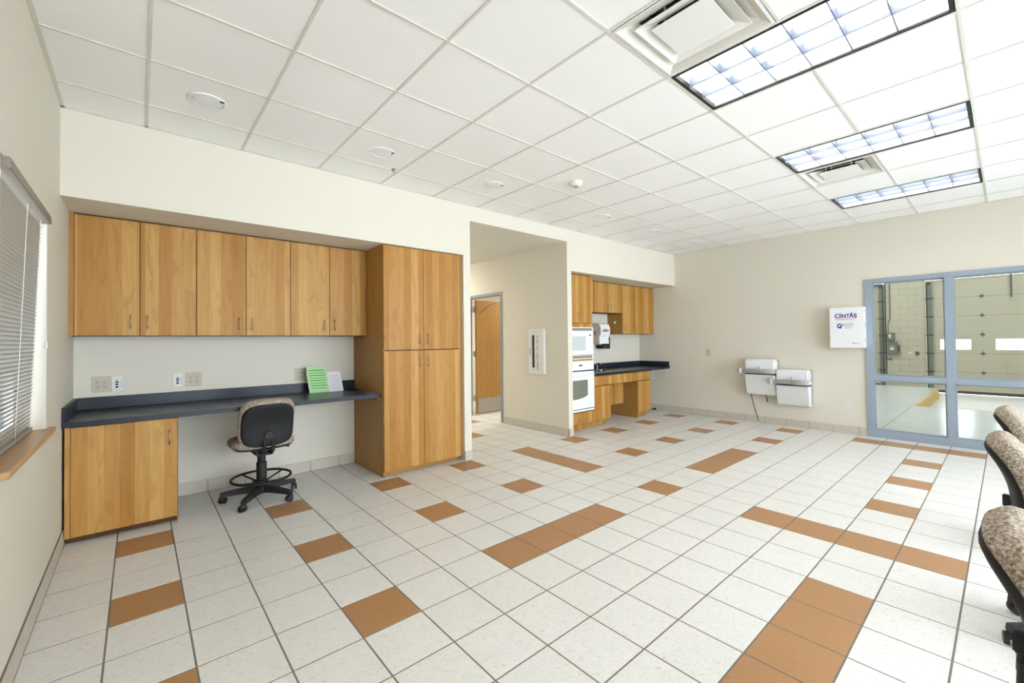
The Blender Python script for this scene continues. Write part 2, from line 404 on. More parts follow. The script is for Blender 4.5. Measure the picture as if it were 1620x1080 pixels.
# baseboards of cut tile
def baseboard(name, axis, c, n, a0, a1, off, label, z=.112):
    """tiles along axis ('x' or 'y') on plane c, standing out by n*.010"""
    f0, f1 = sorted((c, c + n * .0075)); g0, g1 = sorted((c + n * .0075, c + n * .0105))
    bk = (a0, a1, f0, f1, 0, z - .001) if axis == 'x' else (f0, f1, a0, a1, 0, z - .001)
    r = struct(B(name, 'grout', None, bk), label)
    k = math.floor((a0 - off) / S)
    while off + k * S < a1:
        t0, t1 = max(a0, off + k * S + .0025), min(a1, off + (k + 1) * S - .0025)
        if t1 - t0 > .012:
            B('baseboard_tile', 'tile_base', r, (t0, t1, g0, g1, .002, z) if axis == 'x' else (g0, g1, t0, t1, .002, z))
        k += 1
baseboard('baseboard_left', 'y', XL, 1, YN, 3.28, 0, 'beige tile baseboard under the window wall')
baseboard('baseboard_back', 'x', YB, -1, .66, 2.33, 0, 'beige tile baseboard behind the desk')
baseboard('baseboard_right', 'y', XR, -1, FY0, YK - .03, 0, 'beige tile baseboard along the fountain wall')
baseboard('baseboard_hall', 'y', XQ0, -1, YS, 4.56, 0, 'beige tile baseboard in the hallway')
baseboard('baseboard_post', 'x', YS, -1, XP0, XP1, XP0 - .1, 'beige tile at the foot of the post by the tall cabinet')
baseboard('baseboard_pier', 'x', YS, -1, XQ0, XQ1, XQ0 - .1, 'beige tile at the foot of the pier by the oven')
# ================================================================== LEFT WINDOW
w1 = struct(B('window_1', 'white_enamel', None, (XL - .16, XL - .12, WY0, WY0 + .045, WZ0, WZ1), (XL - .16, XL - .12, WY1 - .045, WY1, WZ0, WZ1),
              (XL - .16, XL - .12, WY0 + .045, WY1 - .045, WZ0, WZ0 + .045), (XL - .16, XL - .12, WY0 + .045, WY1 - .045, WZ1 - .045, WZ1)), 'outside window behind the grey blind')
B('pane', 'window_glass', w1, (XL - .143, XL - .137, WY0 + .045, WY1 - .045, WZ0 + .045, WZ1 - .045))
mb = MB(); mb.prism([(XL - .12, WY0), (XL, WY0), (XL, WY0 - .03), (.03, WY0 - .03), (.05, WY0 - .01), (.05, WY1 + .07), (XL, WY1 + .07), (XL, WY1), (XL - .12, WY1)], 'z', WZ0 - .03, WZ0)
t1 = mb.build('trim_1', 'sill_wood', None, bevel=.003, seg=1); struct(t1, 'wooden window sill with a clipped corner')
bl = thing('window_blind', 'grey horizontal slat blind hanging in the left window', 'blind', (XL - .03, (WY0 + WY1) / 2, WZ0 + .01))
by0, by1 = WY0 + .02, WY1 - .02
B('valance', 'valance', bl, (XL - .005, XL + .022, WY0 + .025, WY1 - .045, WZ1 - .05, WZ1 - .004), bevel=.003)
B('head_rail', 'valance', bl, (XL - .05, XL - .006, by0, by1, WZ1 - .045, WZ1 - .004))
def bx(z): return -.008 - .04 * (WZ1 - z) / (WZ1 - WZ0)
zt, zb = WZ1 - .075, WZ0 + .03; ns = 56
for k in range(ns):
    z = zt + (zb - zt) * k / (ns - 1); xm = bx(z)
    mb = MB(); prof = []
    for q in range(5):
        u = (q / 4 - .5); a = -.95
        prof.append((xm + u * .028 * math.cos(a) + .004 * (1 - 4 * u * u), z - u * .028 * math.sin(a) + 0))
    poly = prof + [(p[0], p[1] - .0012) for p in reversed(prof)]
    mb.prism([(p[0], p[1]) for p in poly], 'y', by0, by1)
    mb.build('slat', 'slat_grey', bl)
B('bottom_rail', 'slat_grey', bl, (bx(WZ0) - .014, bx(WZ0) + .014, by0, by1, WZ0 + .004, WZ0 + .02))
for yy in (by0 + .06, by0 + .62, by1 - .09):
    MB().tube([(bx(zt) + .016, yy, zt + .03), (bx(zb) + .016, yy, zb)], .0014, 6).build('ladder_cord', 'cord_white', bl)
pc = MB().tube([(XL + .004, by1 - .03, WZ1 - .09), (XL + .004, by1 - .03, 1.42)], .0015, 6).build('pull_cord', 'cord_white', bl)
MB().lathe((XL + .004, by1 - .03, 1.385), [(.003, .04), (.006, .03), (.007, .002), (.004, 0)], 10).build('tassel', 'cord_white', pc)
# ================================================================== CABINETS LEFT
def handle(name_parent, p0, p1, out, mat='nickel', r=.004, so=.026):
    """wire pull from p0 to p1 standing out along 'out'"""
    p0, p1, d = Vector(p0), Vector(p1), Vector(out) * so
    e = (p1 - p0).normalized() * .008
    MB().tube([p0, p0 + d * .6, p0 + d + e, (p0 + p1) / 2 + d, p1 + d - e, p1 + d * .6, p1], r, 8).build('handle', mat, name_parent, smooth=1.2)
OUT = (0, -1, 0)
def door(parent, x0, x1, z0, z1, yf, name='door', th=.019, mat='maple', hx=None, hz=None, horiz=False, gap=.0022):
    d = B(name, mat, parent, (x0 + gap, x1 - gap, yf, yf + th, z0 + gap, z1 - gap), bevel=.0012, seg=1)
    if hx is not None:
        if horiz: handle(d, (hx - .045, yf, hz), (hx + .045, yf, hz), OUT)
        else: handle(d, (hx, yf, hz), (hx, yf, hz + .1), OUT)
    return d
# wall cabinets over the desk: three units of two doors
UB = [.05, .430, .803, 1.180, 1.558, 1.933, 2.306]; YU = 3.545
names = ['leftmost double wall cabinet over the desk, beside the window wall', 'middle double wall cabinet over the desk', 'right double wall cabinet over the desk, against the tall cabinet']
for k in range(3):
    a, b, c = UB[2 * k], UB[2 * k + 1], UB[2 * k + 2]
    l = XL + .001 if k == 0 else a; rr = 2.329 if k == 2 else c
    t = thing('wall_cabinet', 'maple ' + names[k], 'cabinet', ((l + rr) / 2, 3.74, 1.474), 'wall cabinets over the desk')
    B('body', 'maple_shaded', t, (l, rr, YU + .02, YB - .001, 1.474, ZS - .001))
    if k == 0: B('filler', 'maple_side', t, (l, a, YU + .012, YU + .02, 1.474, ZS - .003))
    if k == 2: B('filler', 'maple_side', t, (c, rr, YU + .012, YU + .02, 1.474, ZS - .003))
    door(t, a, b, 1.474, ZS - .012, YU, hx=b - .057, hz=1.536); door(t, b, c, 1.474, ZS - .012, YU, hx=b + .047, hz=1.536)
# tall cabinet
YT = 3.118
t = thing('tall_cabinet', 'full height maple cabinet with four doors standing beside the hall opening', 'cabinet', (2.82, 3.52, 0))
B('body', 'maple_shaded', t, (2.349, XP0 - .001, YT + .021, YB - .001, .06, ZS - .001))
B('side_panel', 'maple_side', t, (2.33, 2.349, YT + .021, YB - .001, .004, ZS - .001))
B('toe_kick', 'maple_side', t, (2.349, XP0 - .03, YT + .06, YT + .08, .004, .06))
B('filler', 'maple_side', t, (3.268, XP0 - .001, YT + .006, YT + .02, .06, ZS - .003))
for x0, x1, hx in ((2.331, 2.799, 2.747), (2.799, 3.268, 2.851)):
    door(t, x0, x1, .058, 1.309, YT, hx=hx, hz=1.13); door(t, x0, x1, 1.315, ZS - .004, YT, hx=hx, hz=1.385)
# desk counter
def counter_splash(par, boxes):
    for b in boxes: B('backsplash', 'laminate', par, b, bevel=.002, seg=1)
t = thing('desk_counter', 'long dark blue laminate desk worktop with upstand, fixed under the wall cabinets', 'countertop', (1.17, 3.55, .827))
B('worktop', 'laminate', t, (XL + .001, 2.329, 3.182, YB - .001, .827, .865), bevel=.003)
counter_splash(t, [(XL + .021, 2.329, YB - .021, YB - .001, .8655, .966), (XL + .001, XL + .021, 3.20, YB - .001, .8655, .966)])
B('support_cleat', 'maple_side', t, (2.309, 2.329, 3.23, 3.9, .795, .8265))
# base cabinet under desk
t = thing('base_cabinet', 'single door maple base cabinet under the left end of the desk worktop', 'cabinet', (.34, 3.55, 0))
B('body', 'maple_shaded', t, (XL + .022, .66, 3.235, YB - .02, .06, .826))
B('toe_kick', 'maple_shaded', t, (XL + .022, .655, 3.27, 3.29, .004, .06))
B('filler', 'maple', t, (XL + .014, .06, 3.221, 3.2345, .05, .822))
door(t, .0605, .657, .05, .822, 3.2155, hx=.606, hz=.625)
B('end_panel', 'maple_side', t, (.655, .662, 3.238, YB - .02, .004, .06))
# ================================================================== KITCHEN
YO = 3.218
t = thing('oven_cabinet', 'tall maple cabinet housing the microwave and wall oven', 'cabinet', (5.55, 3.54, 0))
x0, x1 = XQ1 + .001, 5.872; xm = (x0 + x1) / 2
B('upper_box', 'maple_shaded', t, (x0, x1, YO + .021, YK - .001, 1.61, ZS - .001)); B('lower_box', 'maple_shaded', t, (x0 + .018, x1 - .018, YO + .021, YK - .02, .1, .30))
B('side_panel', 'maple_shaded', t, (x0, x0 + .018, YO + .021, YK - .001, .1, 1.609)); B('side_panel', 'maple_shaded', t, (x1 - .018, x1, YO + .021, YK - .001, .1, 1.609)); B('back_panel', 'maple_shaded', t, (x0 + .018, x1 - .018, YK - .02, YK - .001, .1, 1.609))
door(t, x0, xm, 1.665, ZS - .012, YO, hx=xm - .045, hz=1.72); door(t, xm, x1, 1.665, ZS - .012, YO, hx=xm + .045, hz=1.72)
B('rail', 'maple', t, (x0, x1, YO + .004, YO + .02, 1.603, 1.66)); B('rail', 'maple', t, (x0 + .018, x1 - .018, YO + .004, YO + .02, 1.082, 1.105))
door(t, x0, x1, .105, .285, YO, name='drawer', hx=xm, hz=.19, horiz=True)
B('toe_kick', 'maple', t, (x0, x1, YO + .085, YO + .1, .004, .1))
# microwave with trim kit
t = thing('microwave', 'white built-in microwave with louvred trim above the oven', 'microwave', (xm, 3.3, 1.106))
B('body', 'white_enamel', t, (x0 + .02, x1 - .02, YO + .022, YO + .4, 1.106, 1.60))
B('trim_frame', 'white_enamel', t, (x0 + .004, x0 + .03, YO - .012, YO + .0215, 1.106, 1.60), (x1 - .03, x1 - .004, YO - .012, YO + .0215, 1.106, 1.60), (x0 + .03, x1 - .03, YO - .012, YO + .0215, 1.588, 1.60),
  (x0 + .03, x1 - .03, YO - .012, YO + .0215, 1.106, 1.117), (x0 + .03, x1 - .03, YO - .012, YO + .0215, 1.535, 1.545), (x0 + .03, x1 - .03, YO - .012, YO + .0215, 1.168, 1.178))
for zz in (1.118, 1.5455):
    for k in range(22):
        xx = x0 + .04 + k * (x1 - x0 - .08) / 21
        B('louver', 'beige_plastic', t, (xx - .004, xx + .004, YO - .008, YO + .02, zz, zz + .042))
d = B('door', 'white_enamel', t, (x0 + .034, x1 - .145, YO - .02, YO + .02, 1.182, 1.531), bevel=.004)
B('window', 'microwave_window', d, (x0 + .08, x1 - .20, YO - .0225, YO - .0195, 1.24, 1.46))
c = B('control_panel', 'white_enamel', t, (x1 - .142, x1 - .034, YO - .02, YO + .02, 1.182, 1.531), bevel=.004)
B('display', 'black', c, (x1 - .112, x1 - .064, YO - .022, YO - .0195, 1.468, 1.485))
for k in range(4): B('button', 'white_plastic', c, (x1 - .115, x1 - .06, YO - .0225, YO - .0195, 1.215 + k * .05, 1.245 + k * .05))
# wall oven
t = thing('wall_oven', 'white built-in wall oven with dark window below the microwave', 'oven', (xm, 3.3, .30))
B('body', 'white_enamel', t, (x0 + .02, x1 - .02, YO + .022, YO + .55, .302, 1.079))
c = B('control_panel', 'white_enamel', t, (x0 + .002, x1 - .002, YO - .02, YO + .0215, .935, 1.079), bevel=.003)
B('display', 'black', c, (xm - .045, xm + .03, YO - .022, YO - .0195, 1.0, 1.02))
for k in (-.14, -.1, .08, .12, .16): B('button', 'white_plastic', c, (xm + k - .01, xm + k + .01, YO - .0225, YO - .0195, .975, .985))
B('vent_slot', 'black', t, (x0 + .004, x1 - .004, YO - .012, YO + .021, .918, .934))
d = B('door', 'white_enamel', t, (x0 + .003, x1 - .003, YO - .025, YO + .0213, .345, .916), bevel=.004)
mb = MB(); wx0, wx1 = x0 + .05, x1 - .17
pts = [(wx0, .785), (wx0, .515)] + [(wx0 + (wx1 - wx0) * k / 8, .515 + .03 * (k / 8 - .35) * 1.2 - .02 * math.sin(math.pi * k / 8)) for k in range(1, 8)] + [(wx1, .545), (wx1, .785)]
mb.prism(pts, 'y', YO - .0275, YO - .0245); mb.build('window', 'oven_glass', d)
MB().tube([(x0 + .03, YO - .022, .868), (x0 + .05, YO - .055, .866), (xm, YO - .065, .855), (x1 - .05, YO - .055, .866), (x1 - .03, YO - .022, .868)], .012, 10).build('handle', 'white_enamel', d, smooth=1.2)
B('vent_slot', 'black', t, (x0 + .004, x1 - .004, YO - .012, YO + .021, .333, .344))
B('base_trim', 'white_enamel', t, (x0 + .002, x1 - .002, YO - .016, YO + .0215, .302, .332))
# base units
YC = 3.232
t = thing('base_cabinet', 'maple base cabinet with one door beside the oven cabinet', 'cabinet', (6.11, 3.5, 0))
B('body', 'maple_shaded', t, (5.874, 6.345, YC + .02, YK - .02, .1, .695)); B('toe_kick', 'maple', t, (5.874, 6.30, YC + .085, YC + .1, .004, .1))
door(t, 5.874, 6.345, .105, .655, YC, hx=6.30, hz=.5)
t = thing('base_cabinet', 'narrow maple base cabinet with drawer at the right of the sink knee space', 'cabinet', (7.36, 3.5, 0))
B('body', 'maple_shaded', t, (7.155, 7.57, YC + .02, YK - .02, .1, .826)); B('toe_kick', 'maple', t, (7.155, 7.52, YC + .085, YC + .1, .004, .1))
B('side_panel', 'maple_side', t, (7.149, 7.155, YC + .004, YK - .02, .004, .826)); B('side_panel', 'maple_side', t, (7.57, 7.576, YC + .02, YK - .02, .1, .826))
door(t, 7.155, 7.57, .665, .82, YC, name='drawer', hx=7.362, hz=.75, horiz=True)
door(t, 7.155, 7.57, .105, .655, YC, hx=7.20, hz=.5)
t = thing('sink_apron', 'long maple false drawer front and knee panel under the sink', 'panel', (6.5, 3.5, .24))
door(t, 5.874, 7.148, .662, .82, YC - .0005, name='front', hx=6.08, hz=.73, horiz=True)
B('knee_panel', 'maple', t, (6.347, 7.147, 3.54, 3.56, .24, .695)); B('rail', 'maple_shaded', t, (6.347, 7.147, YC + .02, YC + .05, .655, .826))
# counter with sink cut-out
t = thing('kitchen_counter', 'dark laminate kitchen worktop with upstand, running to the right wall', 'countertop', (7.0, 3.53, .827))
sx0, sx1, sy0, sy1 = 6.05, 6.85, 3.36, 3.76; e0, e1, f0, f1 = 5.874, XR - .001, 3.205, YK - .001
B('worktop', 'laminate', t, (e0, e1, f0, sy0, .827, .865), (e0, e1, sy1, f1, .827, .865), (e0, sx0, sy0, sy1, .827, .865), (sx1, e1, sy0, sy1, .827, .865))
counter_splash(t, [(e0, e1, f1 - .02, f1, .8655, .966), (e1 - .02, e1, f0 + .01, f1 - .02, .8655, .966)])
B('bracket', 'white_enamel', t, (e1 - .03, e1, 3.24, 3.7, .80, .8268), (e1 - .012, e1, 3.55, 3.7, .6, .80))
t = thing('kitchen_sink', 'stainless steel drop-in sink set in the kitchen worktop', 'sink', (6.45, 3.56, .70))
B('rim', 'steel', t, (sx0 - .02, sx1 + .02, sy0 - .02, sy0 + .012, .8653, .87), (sx0 - .02, sx1 + .02, sy1 - .07, sy1 + .02, .8653, .87), (sx0 - .02, sx0 + .012, sy0 + .012, sy1 - .07, .8653, .87),
  (sx1 - .012, sx1 + .02, sy0 + .012, sy1 - .07, .8653, .87))
B('bowl', 'steel', t, (sx0 + .012, sx1 - .012, sy0 + .012, sy1 - .07, .70, .704), (sx0 + .008, sx0 + .012, sy0 + .008, sy1 - .066, .70, .865), (sx1 - .012, sx1 - .008, sy0 + .008, sy1 - .066, .70, .865),
  (sx0 + .012, sx1 - .012, sy0 + .008, sy0 + .012, .70, .865), (sx0 + .012, sx1 - .012, sy1 - .07, sy1 - .066, .70, .865))
t = thing('faucet', 'chrome lever faucet on the back rim of the sink', 'faucet', (6.42, 3.72, .8705))
B('deck_plate', 'chrome', t, (6.32, 6.52, 3.70, 3.745, .8705, .878), bevel=.003)
MB().lathe((6.42, 3.722, .878), [(.024, 0), (.022, .05), (.019, .085), (.012, .10)], 16).build('valve_body', 'chrome', t, smooth=.9)
MB().tube([(6.42, 3.715, .93), (6.46, 3.66, .965), (6.50, 3.60, .99), (6.52, 3.57, .985), (6.525, 3.56, .965)], .011, 10).build('spout', 'chrome', t, smooth=1)
MB().tube([(6.42, 3.722, .975), (6.41, 3.728, 1.01), (6.43, 3.70, 1.055)], [.008, .007, .005], 8).build('lever', 'chrome', t, smooth=1)
for nm, x, y in (('sprayer', 6.64, 3.735),):
    t = thing(nm, 'small chrome side sprayer beside the faucet', 'sprayer', (x, y, .8705))
    MB().lathe((x, y, .8705), [(.022, 0), (.02, .008), (.012, .012), (.011, .04), (.015, .06), (.013, .072)], 14).build('head', 'chrome', t, smooth=.8)
t = thing('drain_basket', 'small chrome strainer cup on the near rim of the sink', 'strainer', (6.25, 3.352, .8705))
MB().lathe((6.25, 3.352, .8705), [(.012, 0), (.012, .012), (.019, .016), (.019, .03), (.016, .032)], 14).build('cup', 'chrome', t, smooth=.8)
# kitchen wall cabinets
YKU = 3.53; zb2 = 1.506
t = thing('wall_cabinet', 'short double wall cabinet over the kitchen sink', 'cabinet', (6.5, 3.7, 1.88), 'kitchen wall cabinets')
B('body', 'maple_shaded', t, (5.874, 7.145, YKU + .02, YK - .001, 1.88, ZS - .001)); B('filler', 'maple', t, (5.874, 6.31, YKU + .008, YKU + .02, 1.88, ZS - .012))
door(t, 6.31, 6.728, 1.88, ZS - .012, YKU, hx=6.69, hz=1.93); door(t, 6.728, 7.145, 1.88, ZS - .012, YKU, hx=6.77, hz=1.93)
t = thing('wall_cabinet', 'long double wall cabinet at the right end of the kitchen', 'cabinet', (7.67, 3.7, zb2), 'kitchen wall cabinets')
B('body', 'maple_shaded', t, (7.15, XR - .001, YKU + .02, YK - .001, zb2, ZS - .001)); B('side_panel', 'maple_side', t, (7.146, 7.15, YKU + .02, YK - .001, zb2, 1.879))
B('filler', 'maple', t, (7.985, XR - .012, YKU + .006, YKU + .02, zb2, ZS - .012))
door(t, 7.147, 7.562, zb2, ZS - .012, YKU, hx=7.215, hz=1.565); door(t, 7.562, 7.984, zb2, ZS - .012, YKU, hx=7.605, hz=1.565)
t = thing('hook', 'round white hook stuck on the side of the long kitchen wall cabinet', 'hook', (7.145, 3.70, 1.70))
MB().cyl((7.1455, 3.70, 1.72), .026, -.006, 18, 'x').build('base_disc', 'white_plastic', t); MB().tube([(7.14, 3.70, 1.715), (7.125, 3.70, 1.70), (7.115, 3.70, 1.712)], .005, 8).build('peg', 'white_plastic', t)
# dispenser on the back wall
t = thing('towel_dispenser', 'white wall dispenser with an oval window over the kitchen sink', 'dispenser', (6.80, YK - .002, 1.32))
dx0, dx1, dy = 6.635, 6.915, 3.655
mb = MB(); mb.prism([(YK - .002, 1.33), (dy + .03, 1.33), (dy + .035, 1.45), (dy + .0, 1.52), (dy, 1.61), (dy + .03, 1.675), (dy + .08, 1.695), (YK - .002, 1.70)], 'x', dx0, dx1)
mb.build('body', 'beige_plastic', t, bevel=.008, seg=2)
mb = MB(); mb.prism([(dy + .025, 1.33), (dy + .015, 1.33), (dy + .02, 1.45), (dy - .014, 1.52), (dy - .014, 1.615), (dy + .02, 1.685), (dy + .08, 1.707), (dy + .08, 1.695), (dy + .03, 1.676), (dy - .001, 1.61), (dy - .001, 1.52), (dy + .033, 1.45)], 'x', dx0 + .004, dx1 - .004)
mb.build('cover', 'white_enamel', t)
mb = MB(); mb.prism([((dx0 + dx1) / 2 + .1 * math.cos(a), 1.565 + .026 * math.sin(a)) for a in [2 * math.pi * k / 24 for k in range(24)]], 'y', dy - .0165, dy - .0135); mb.build('window', 'steel', t)
B('badge', 'logo_grey', t, ((dx0 + dx1) / 2 - .02, (dx0 + dx1) / 2 + .02, dy - .0165, dy - .0135, 1.604, 1.612))
B('grip_slot', 'black', t, (dx0 - .003, dx0 + .002, 3.755, 3.775, 1.49, 1.56))
t = thing('paper_lever', 'black bracket below and right of the white kitchen dispenser', 'bracket', (6.9, YK - .002, 1.22))
B('post', 'black_plastic', t, (6.955, 6.995, 3.70, YK - .002, 1.235, 1.45), bevel=.008)
B('tray', 'black_plastic', t, (6.75, 6.954, 3.69, 3.82, 1.24, 1.31), bevel=.006)
t = thing('floor_plug', 'small dark plug on the floor in the far kitchen corner', 'plug', (8.17, 3.52, 0))
B('body', 'black_plastic', t, (8.155, 8.205, 3.50, 3.545, .001, .035), bevel=.006); MB().tube([(8.16, 3.52, .015), (8.13, 3.6, .01), (8.06, 3.63, .008)], .006, 8).build('lead', 'black_plastic', t)
# ================================================================== OUTLETS
def receptacle(par, mk, c):
    """slots and ground hole at c; mk(u,v,w)->xyz maps plate coords"""
    for u, v, hw, hh in ((-.008, .003, .0016, .005), (.008, .003, .0016, .005), (0, -.008, .003, .003)):
        p = [mk(c[0] + u + a * hw, c[1] + v + b * hh, d) for d in (.0056, .0066) for a, b in ((-1, -1), (1, -1), (1, 1), (-1, 1))]
        MB().add(p, [(3, 2, 1, 0), (4, 5, 6, 7), (0, 1, 5, 4), (1, 2, 6, 5), (2, 3, 7, 6), (3, 0, 4, 7)]).build('slot', 'black', par)
def plate(label, wall, a0, a1, z0, z1, kind, mat, c, grp):
    am, zm = (a0 + a1) / 2, (z0 + z1) / 2; hw, hh = abs(a1 - a0) / 2, (z1 - z0) / 2
    if wall == 'y': mk = lambda u, v, d: (am + u, c - d, zm + v); base = (am, c, z0)
    else: mk = lambda u, v, d: (c - d, am - u, zm + v); base = (c, am, z0)
    t = thing('wall_outlet' if kind in ('quad', 'duplex') else ('data_outlet' if kind == 'data' else 'wall_switch'), label, 'outlet' if kind != 'switch' else 'switch', base, grp)
    def slab(nm, u0, u1, v0, v1, d0, d1, mt, bev=0):
        p = [mk(u, v, d) for d in (d0, d1) for u, v in ((u0, v0), (u1, v0), (u1, v1), (u0, v1))]
        return MB().add(p, [(3, 2, 1, 0), (4, 5, 6, 7), (0, 1, 5, 4), (1, 2, 6, 5), (2, 3, 7, 6), (3, 0, 4, 7)]).build(nm, mt, t, bevel=bev, seg=1)
    slab('cover_plate', -hw, hw, -hh, hh, .0002, .0045, mat, .002)
    if kind == 'quad':
        for u in (-.023, .023):
            for v in (-.02, .02):
                f = slab('receptacle', u - .017, u + .017, v - .014, v + .014, .0046, .006, mat, .001)
                receptacle(t, mk, (u, v))
    elif kind == 'duplex':
        for v in (-.02, .02): slab('receptacle', -.017, .017, v - .014, v + .014, .0046, .006, mat, .001); receptacle(t, mk, (0, v))
    elif kind == 'data':
        for v in (-.028, -.006, .014):
            slab('port', -.009, .009, v - .007, v + .007, .0046, .0058, 'black'); slab('port_label', .016, .03, v, v + .005, .0046, .005, 'logo_grey')
        slab('port', -.007, .007, .03, .036, .0046, .0055, 'logo_grey')
    else: slab('toggle', -.005, .005, -.012, .012, .0046, .014, mat, .001)
plate('leftmost beige four socket outlet above the desk, near the window wall', 'y', .123, .245, 1.003, 1.137, 'quad', 'cream_plastic', YB, 'outlets above the desk')
plate('leftmost white data outlet above the desk, touching a beige outlet', 'y', .2465, .316, 1.005, 1.132, 'data', 'white_plastic', YB, 'outlets above the desk')
plate('white data outlet above the desk, separate from the beige outlet on its right', 'y', .659, .729, 1.008, 1.131, 'data', 'white_plastic', YB, 'outlets above the desk')
plate('middle beige four socket outlet above the desk', 'y', .753, .876, 1.005, 1.137, 'quad', 'cream_plastic', YB, 'outlets above the desk')
plate('beige four socket outlet above the desk, left of the green paper', 'y', 1.69, 1.813, .992, 1.127, 'quad', 'cream_plastic', YB, 'outlets above the desk')
plate('beige switch plate on the right wall left of the drinking fountains', 'x', 2.42, 2.50, 1.092, 1.209, 'switch', 'cream_plastic', XR, None)
plate('white outlet low on the right wall beside the glazed screen', 'x', .389, .461, .33, .443, 'duplex', 'white_plastic', XR, None)
# ================================================================== DESK ITEMS
t = thing('paper_stand', 'clear stand holding a green sheet and a smaller white sheet on the desk', 'brochure', (1.97, 3.76, .8655))
def lean(nm, x0, x1, h, y0, mat, par, th=.002, sk=-.03):
    q = [(x0, y0), (x1, y0)]; dy = .06 * h / .28
    vs = [(x0, y0, .866), (x1, y0, .866), (x1 + sk * h / .28, y0 + dy, .866 + h), (x0 + sk * h / .28, y0 + dy, .866 + h)]
    vs += [(v[0], v[1] + th, v[2]) for v in vs]
    return MB().add(vs, [(0, 1, 2, 3), (7, 6, 5, 4), (0, 4, 5, 1), (1, 5, 6, 2), (2, 6, 7, 3), (3, 7, 4, 0)]).build(nm, mat, par)
lean('backing', 1.795, 2.15, .215, 3.762, 'white_plastic', t, .003)
g = lean('green_sheet', 1.802, 2.0, .278, 3.757, 'green_paper', t)
for k in range(8):
    z = .866 + .045 + k * .027; f = (z - .866) / .28
    B('text_line', 'green_ink', g, (1.822 - .03 * f, 1.985 - .03 * f, 3.7562 + .06 * f - .0012, 3.7568 + .06 * f, z, z + (.007 if k % 2 else .005)))
g = lean('white_sheet', 2.005, 2.146, .215, 3.757, 'white_paper', t)
for k in range(7):
    z = .866 + .03 + k * .023; f = (z - .866) / .28
    B('text_line', 'ink_purple', g, (2.02 - .03 * f, 2.12 - .03 * f, 3.7562 + .06 * f - .0012, 3.7568 + .06 * f, z, z + .004))
t = thing('key_bunch', 'bunch of keys with a black fob at the right end of the desk', 'keys', (2.25, 3.40, .8655))
B('fob', 'black_plastic', t, (2.19, 2.30, 3.455, 3.505, .8656, .882), bevel=.006)
for k, (a, l) in enumerate(((.3, .055), (-.35, .05), (-1.1, .052), (.9, .05))):
    ca, sa = math.cos(a), math.sin(a); kx, ky = 2.255 + .03 * ca, 3.36 + .03 * sa; z = .8657 + .002 * k
    mb = MB(); mb.cyl((kx, ky, z), .012, .002, 12)
    p = [(kx + ca * u - sa * v, ky + sa * u + ca * v) for u, v in ((.008, -.004), (l, -.003), (l + .004, 0), (l, .003), (.008, .004))]
    mb.prism(p, 'z', z, z + .002); mb.build('key', 'chrome', t)
MB().tube([(2.255 + .018 * math.cos(x), 3.40 + .03 * math.sin(x), .878) for x in [2 * math.pi * k / 16 for k in range(16)]], .0014, 6, True).build('ring', 'chrome', t)
# ================================================================== FIRE EXTINGUISHER CABINET
t = thing('fire_extinguisher_cabinet', 'white fire extinguisher cabinet recessed in the hallway wall', 'cabinet', (XQ0, 3.71, .885))
fy0, fy1, fz0, fz1 = 3.545, 3.885, .885, 1.575
B('frame', 'white_enamel', t, (XQ0 - .03, XQ0 - .0005, fy0, fy0 + .03, fz0, fz1), (XQ0 - .03, XQ0 - .0005, fy1 - .03, fy1, fz0, fz1), (XQ0 - .03, XQ0 - .0005, fy0 + .03, fy1 - .03, fz0, fz0 + .03), (XQ0 - .03, XQ0 - .0005, fy0 + .03, fy1 - .03, fz1 - .03, fz1))
d = B('door', 'white_plastic', t, (XQ0 - .022, XQ0 - .0005, fy0 + .032, fy1 - .032, fz0 + .032, fz1 - .032))
B('window', 'dark_glass', d, (XQ0 - .024, XQ0 - .0215, 3.765, 3.815, fz0 + .09, fz1 - .09))
handle(d, (XQ0 - .022, 3.845, 1.18), (XQ0 - .022, 3.845, 1.28), (-1, 0, 0), 'black', .004)
word = 'FIRE EXTINGUISHER'; n = len(word)
for k, ch in enumerate(word):
    if ch == ' ': continue
    z = fz1 - .105 - k * (fz1 - fz0 - .19) / (n - 1) - .02
    text('letter', ch, .042, 'red_letter', facing('-x', (XQ0 - .0225, 3.70, z)), d, align='CENTER', bold=.0008)
# ================================================================== HALL DOOR
d1 = struct(B('door_1', 'grey_frame', None, (XQ0 - .012, XQ1 + .012, 4.571, 4.622, 0, 2.249), (XQ0 - .012, XQ1 + .012, 5.607, 5.659, 0, 2.249), (XQ0 - .012, XQ1 + .012, 4.622, 5.607, 2.198, 2.249)), 'open maple hall door in a grey metal frame')
lf = B('door_leaf', 'door_veneer', d1, (5.30, 6.22, 5.55, 5.595, .012, 2.185), bevel=.002, seg=1)
B('kick_plate', 'steel', lf, (5.33, 6.2, 5.547, 5.5495, .03, .30))
for z in (.26, 1.1, 1.95): MB().cyl((5.265, 5.585, z), .013, .11, 12).build('hinge', 'steel', d1)
for z in (.26, 1.1, 1.95): B('hinge_leaf', 'steel', d1, (5.243, 5.299, 5.583, 5.589, z, z + .11))
MB().tube([(5.38, 5.548, 1.93), (5.62, 5.48, 2.12), (5.85, 5.44, 2.17)], .009, 8).build('closer_arm', 'nickel', d1)
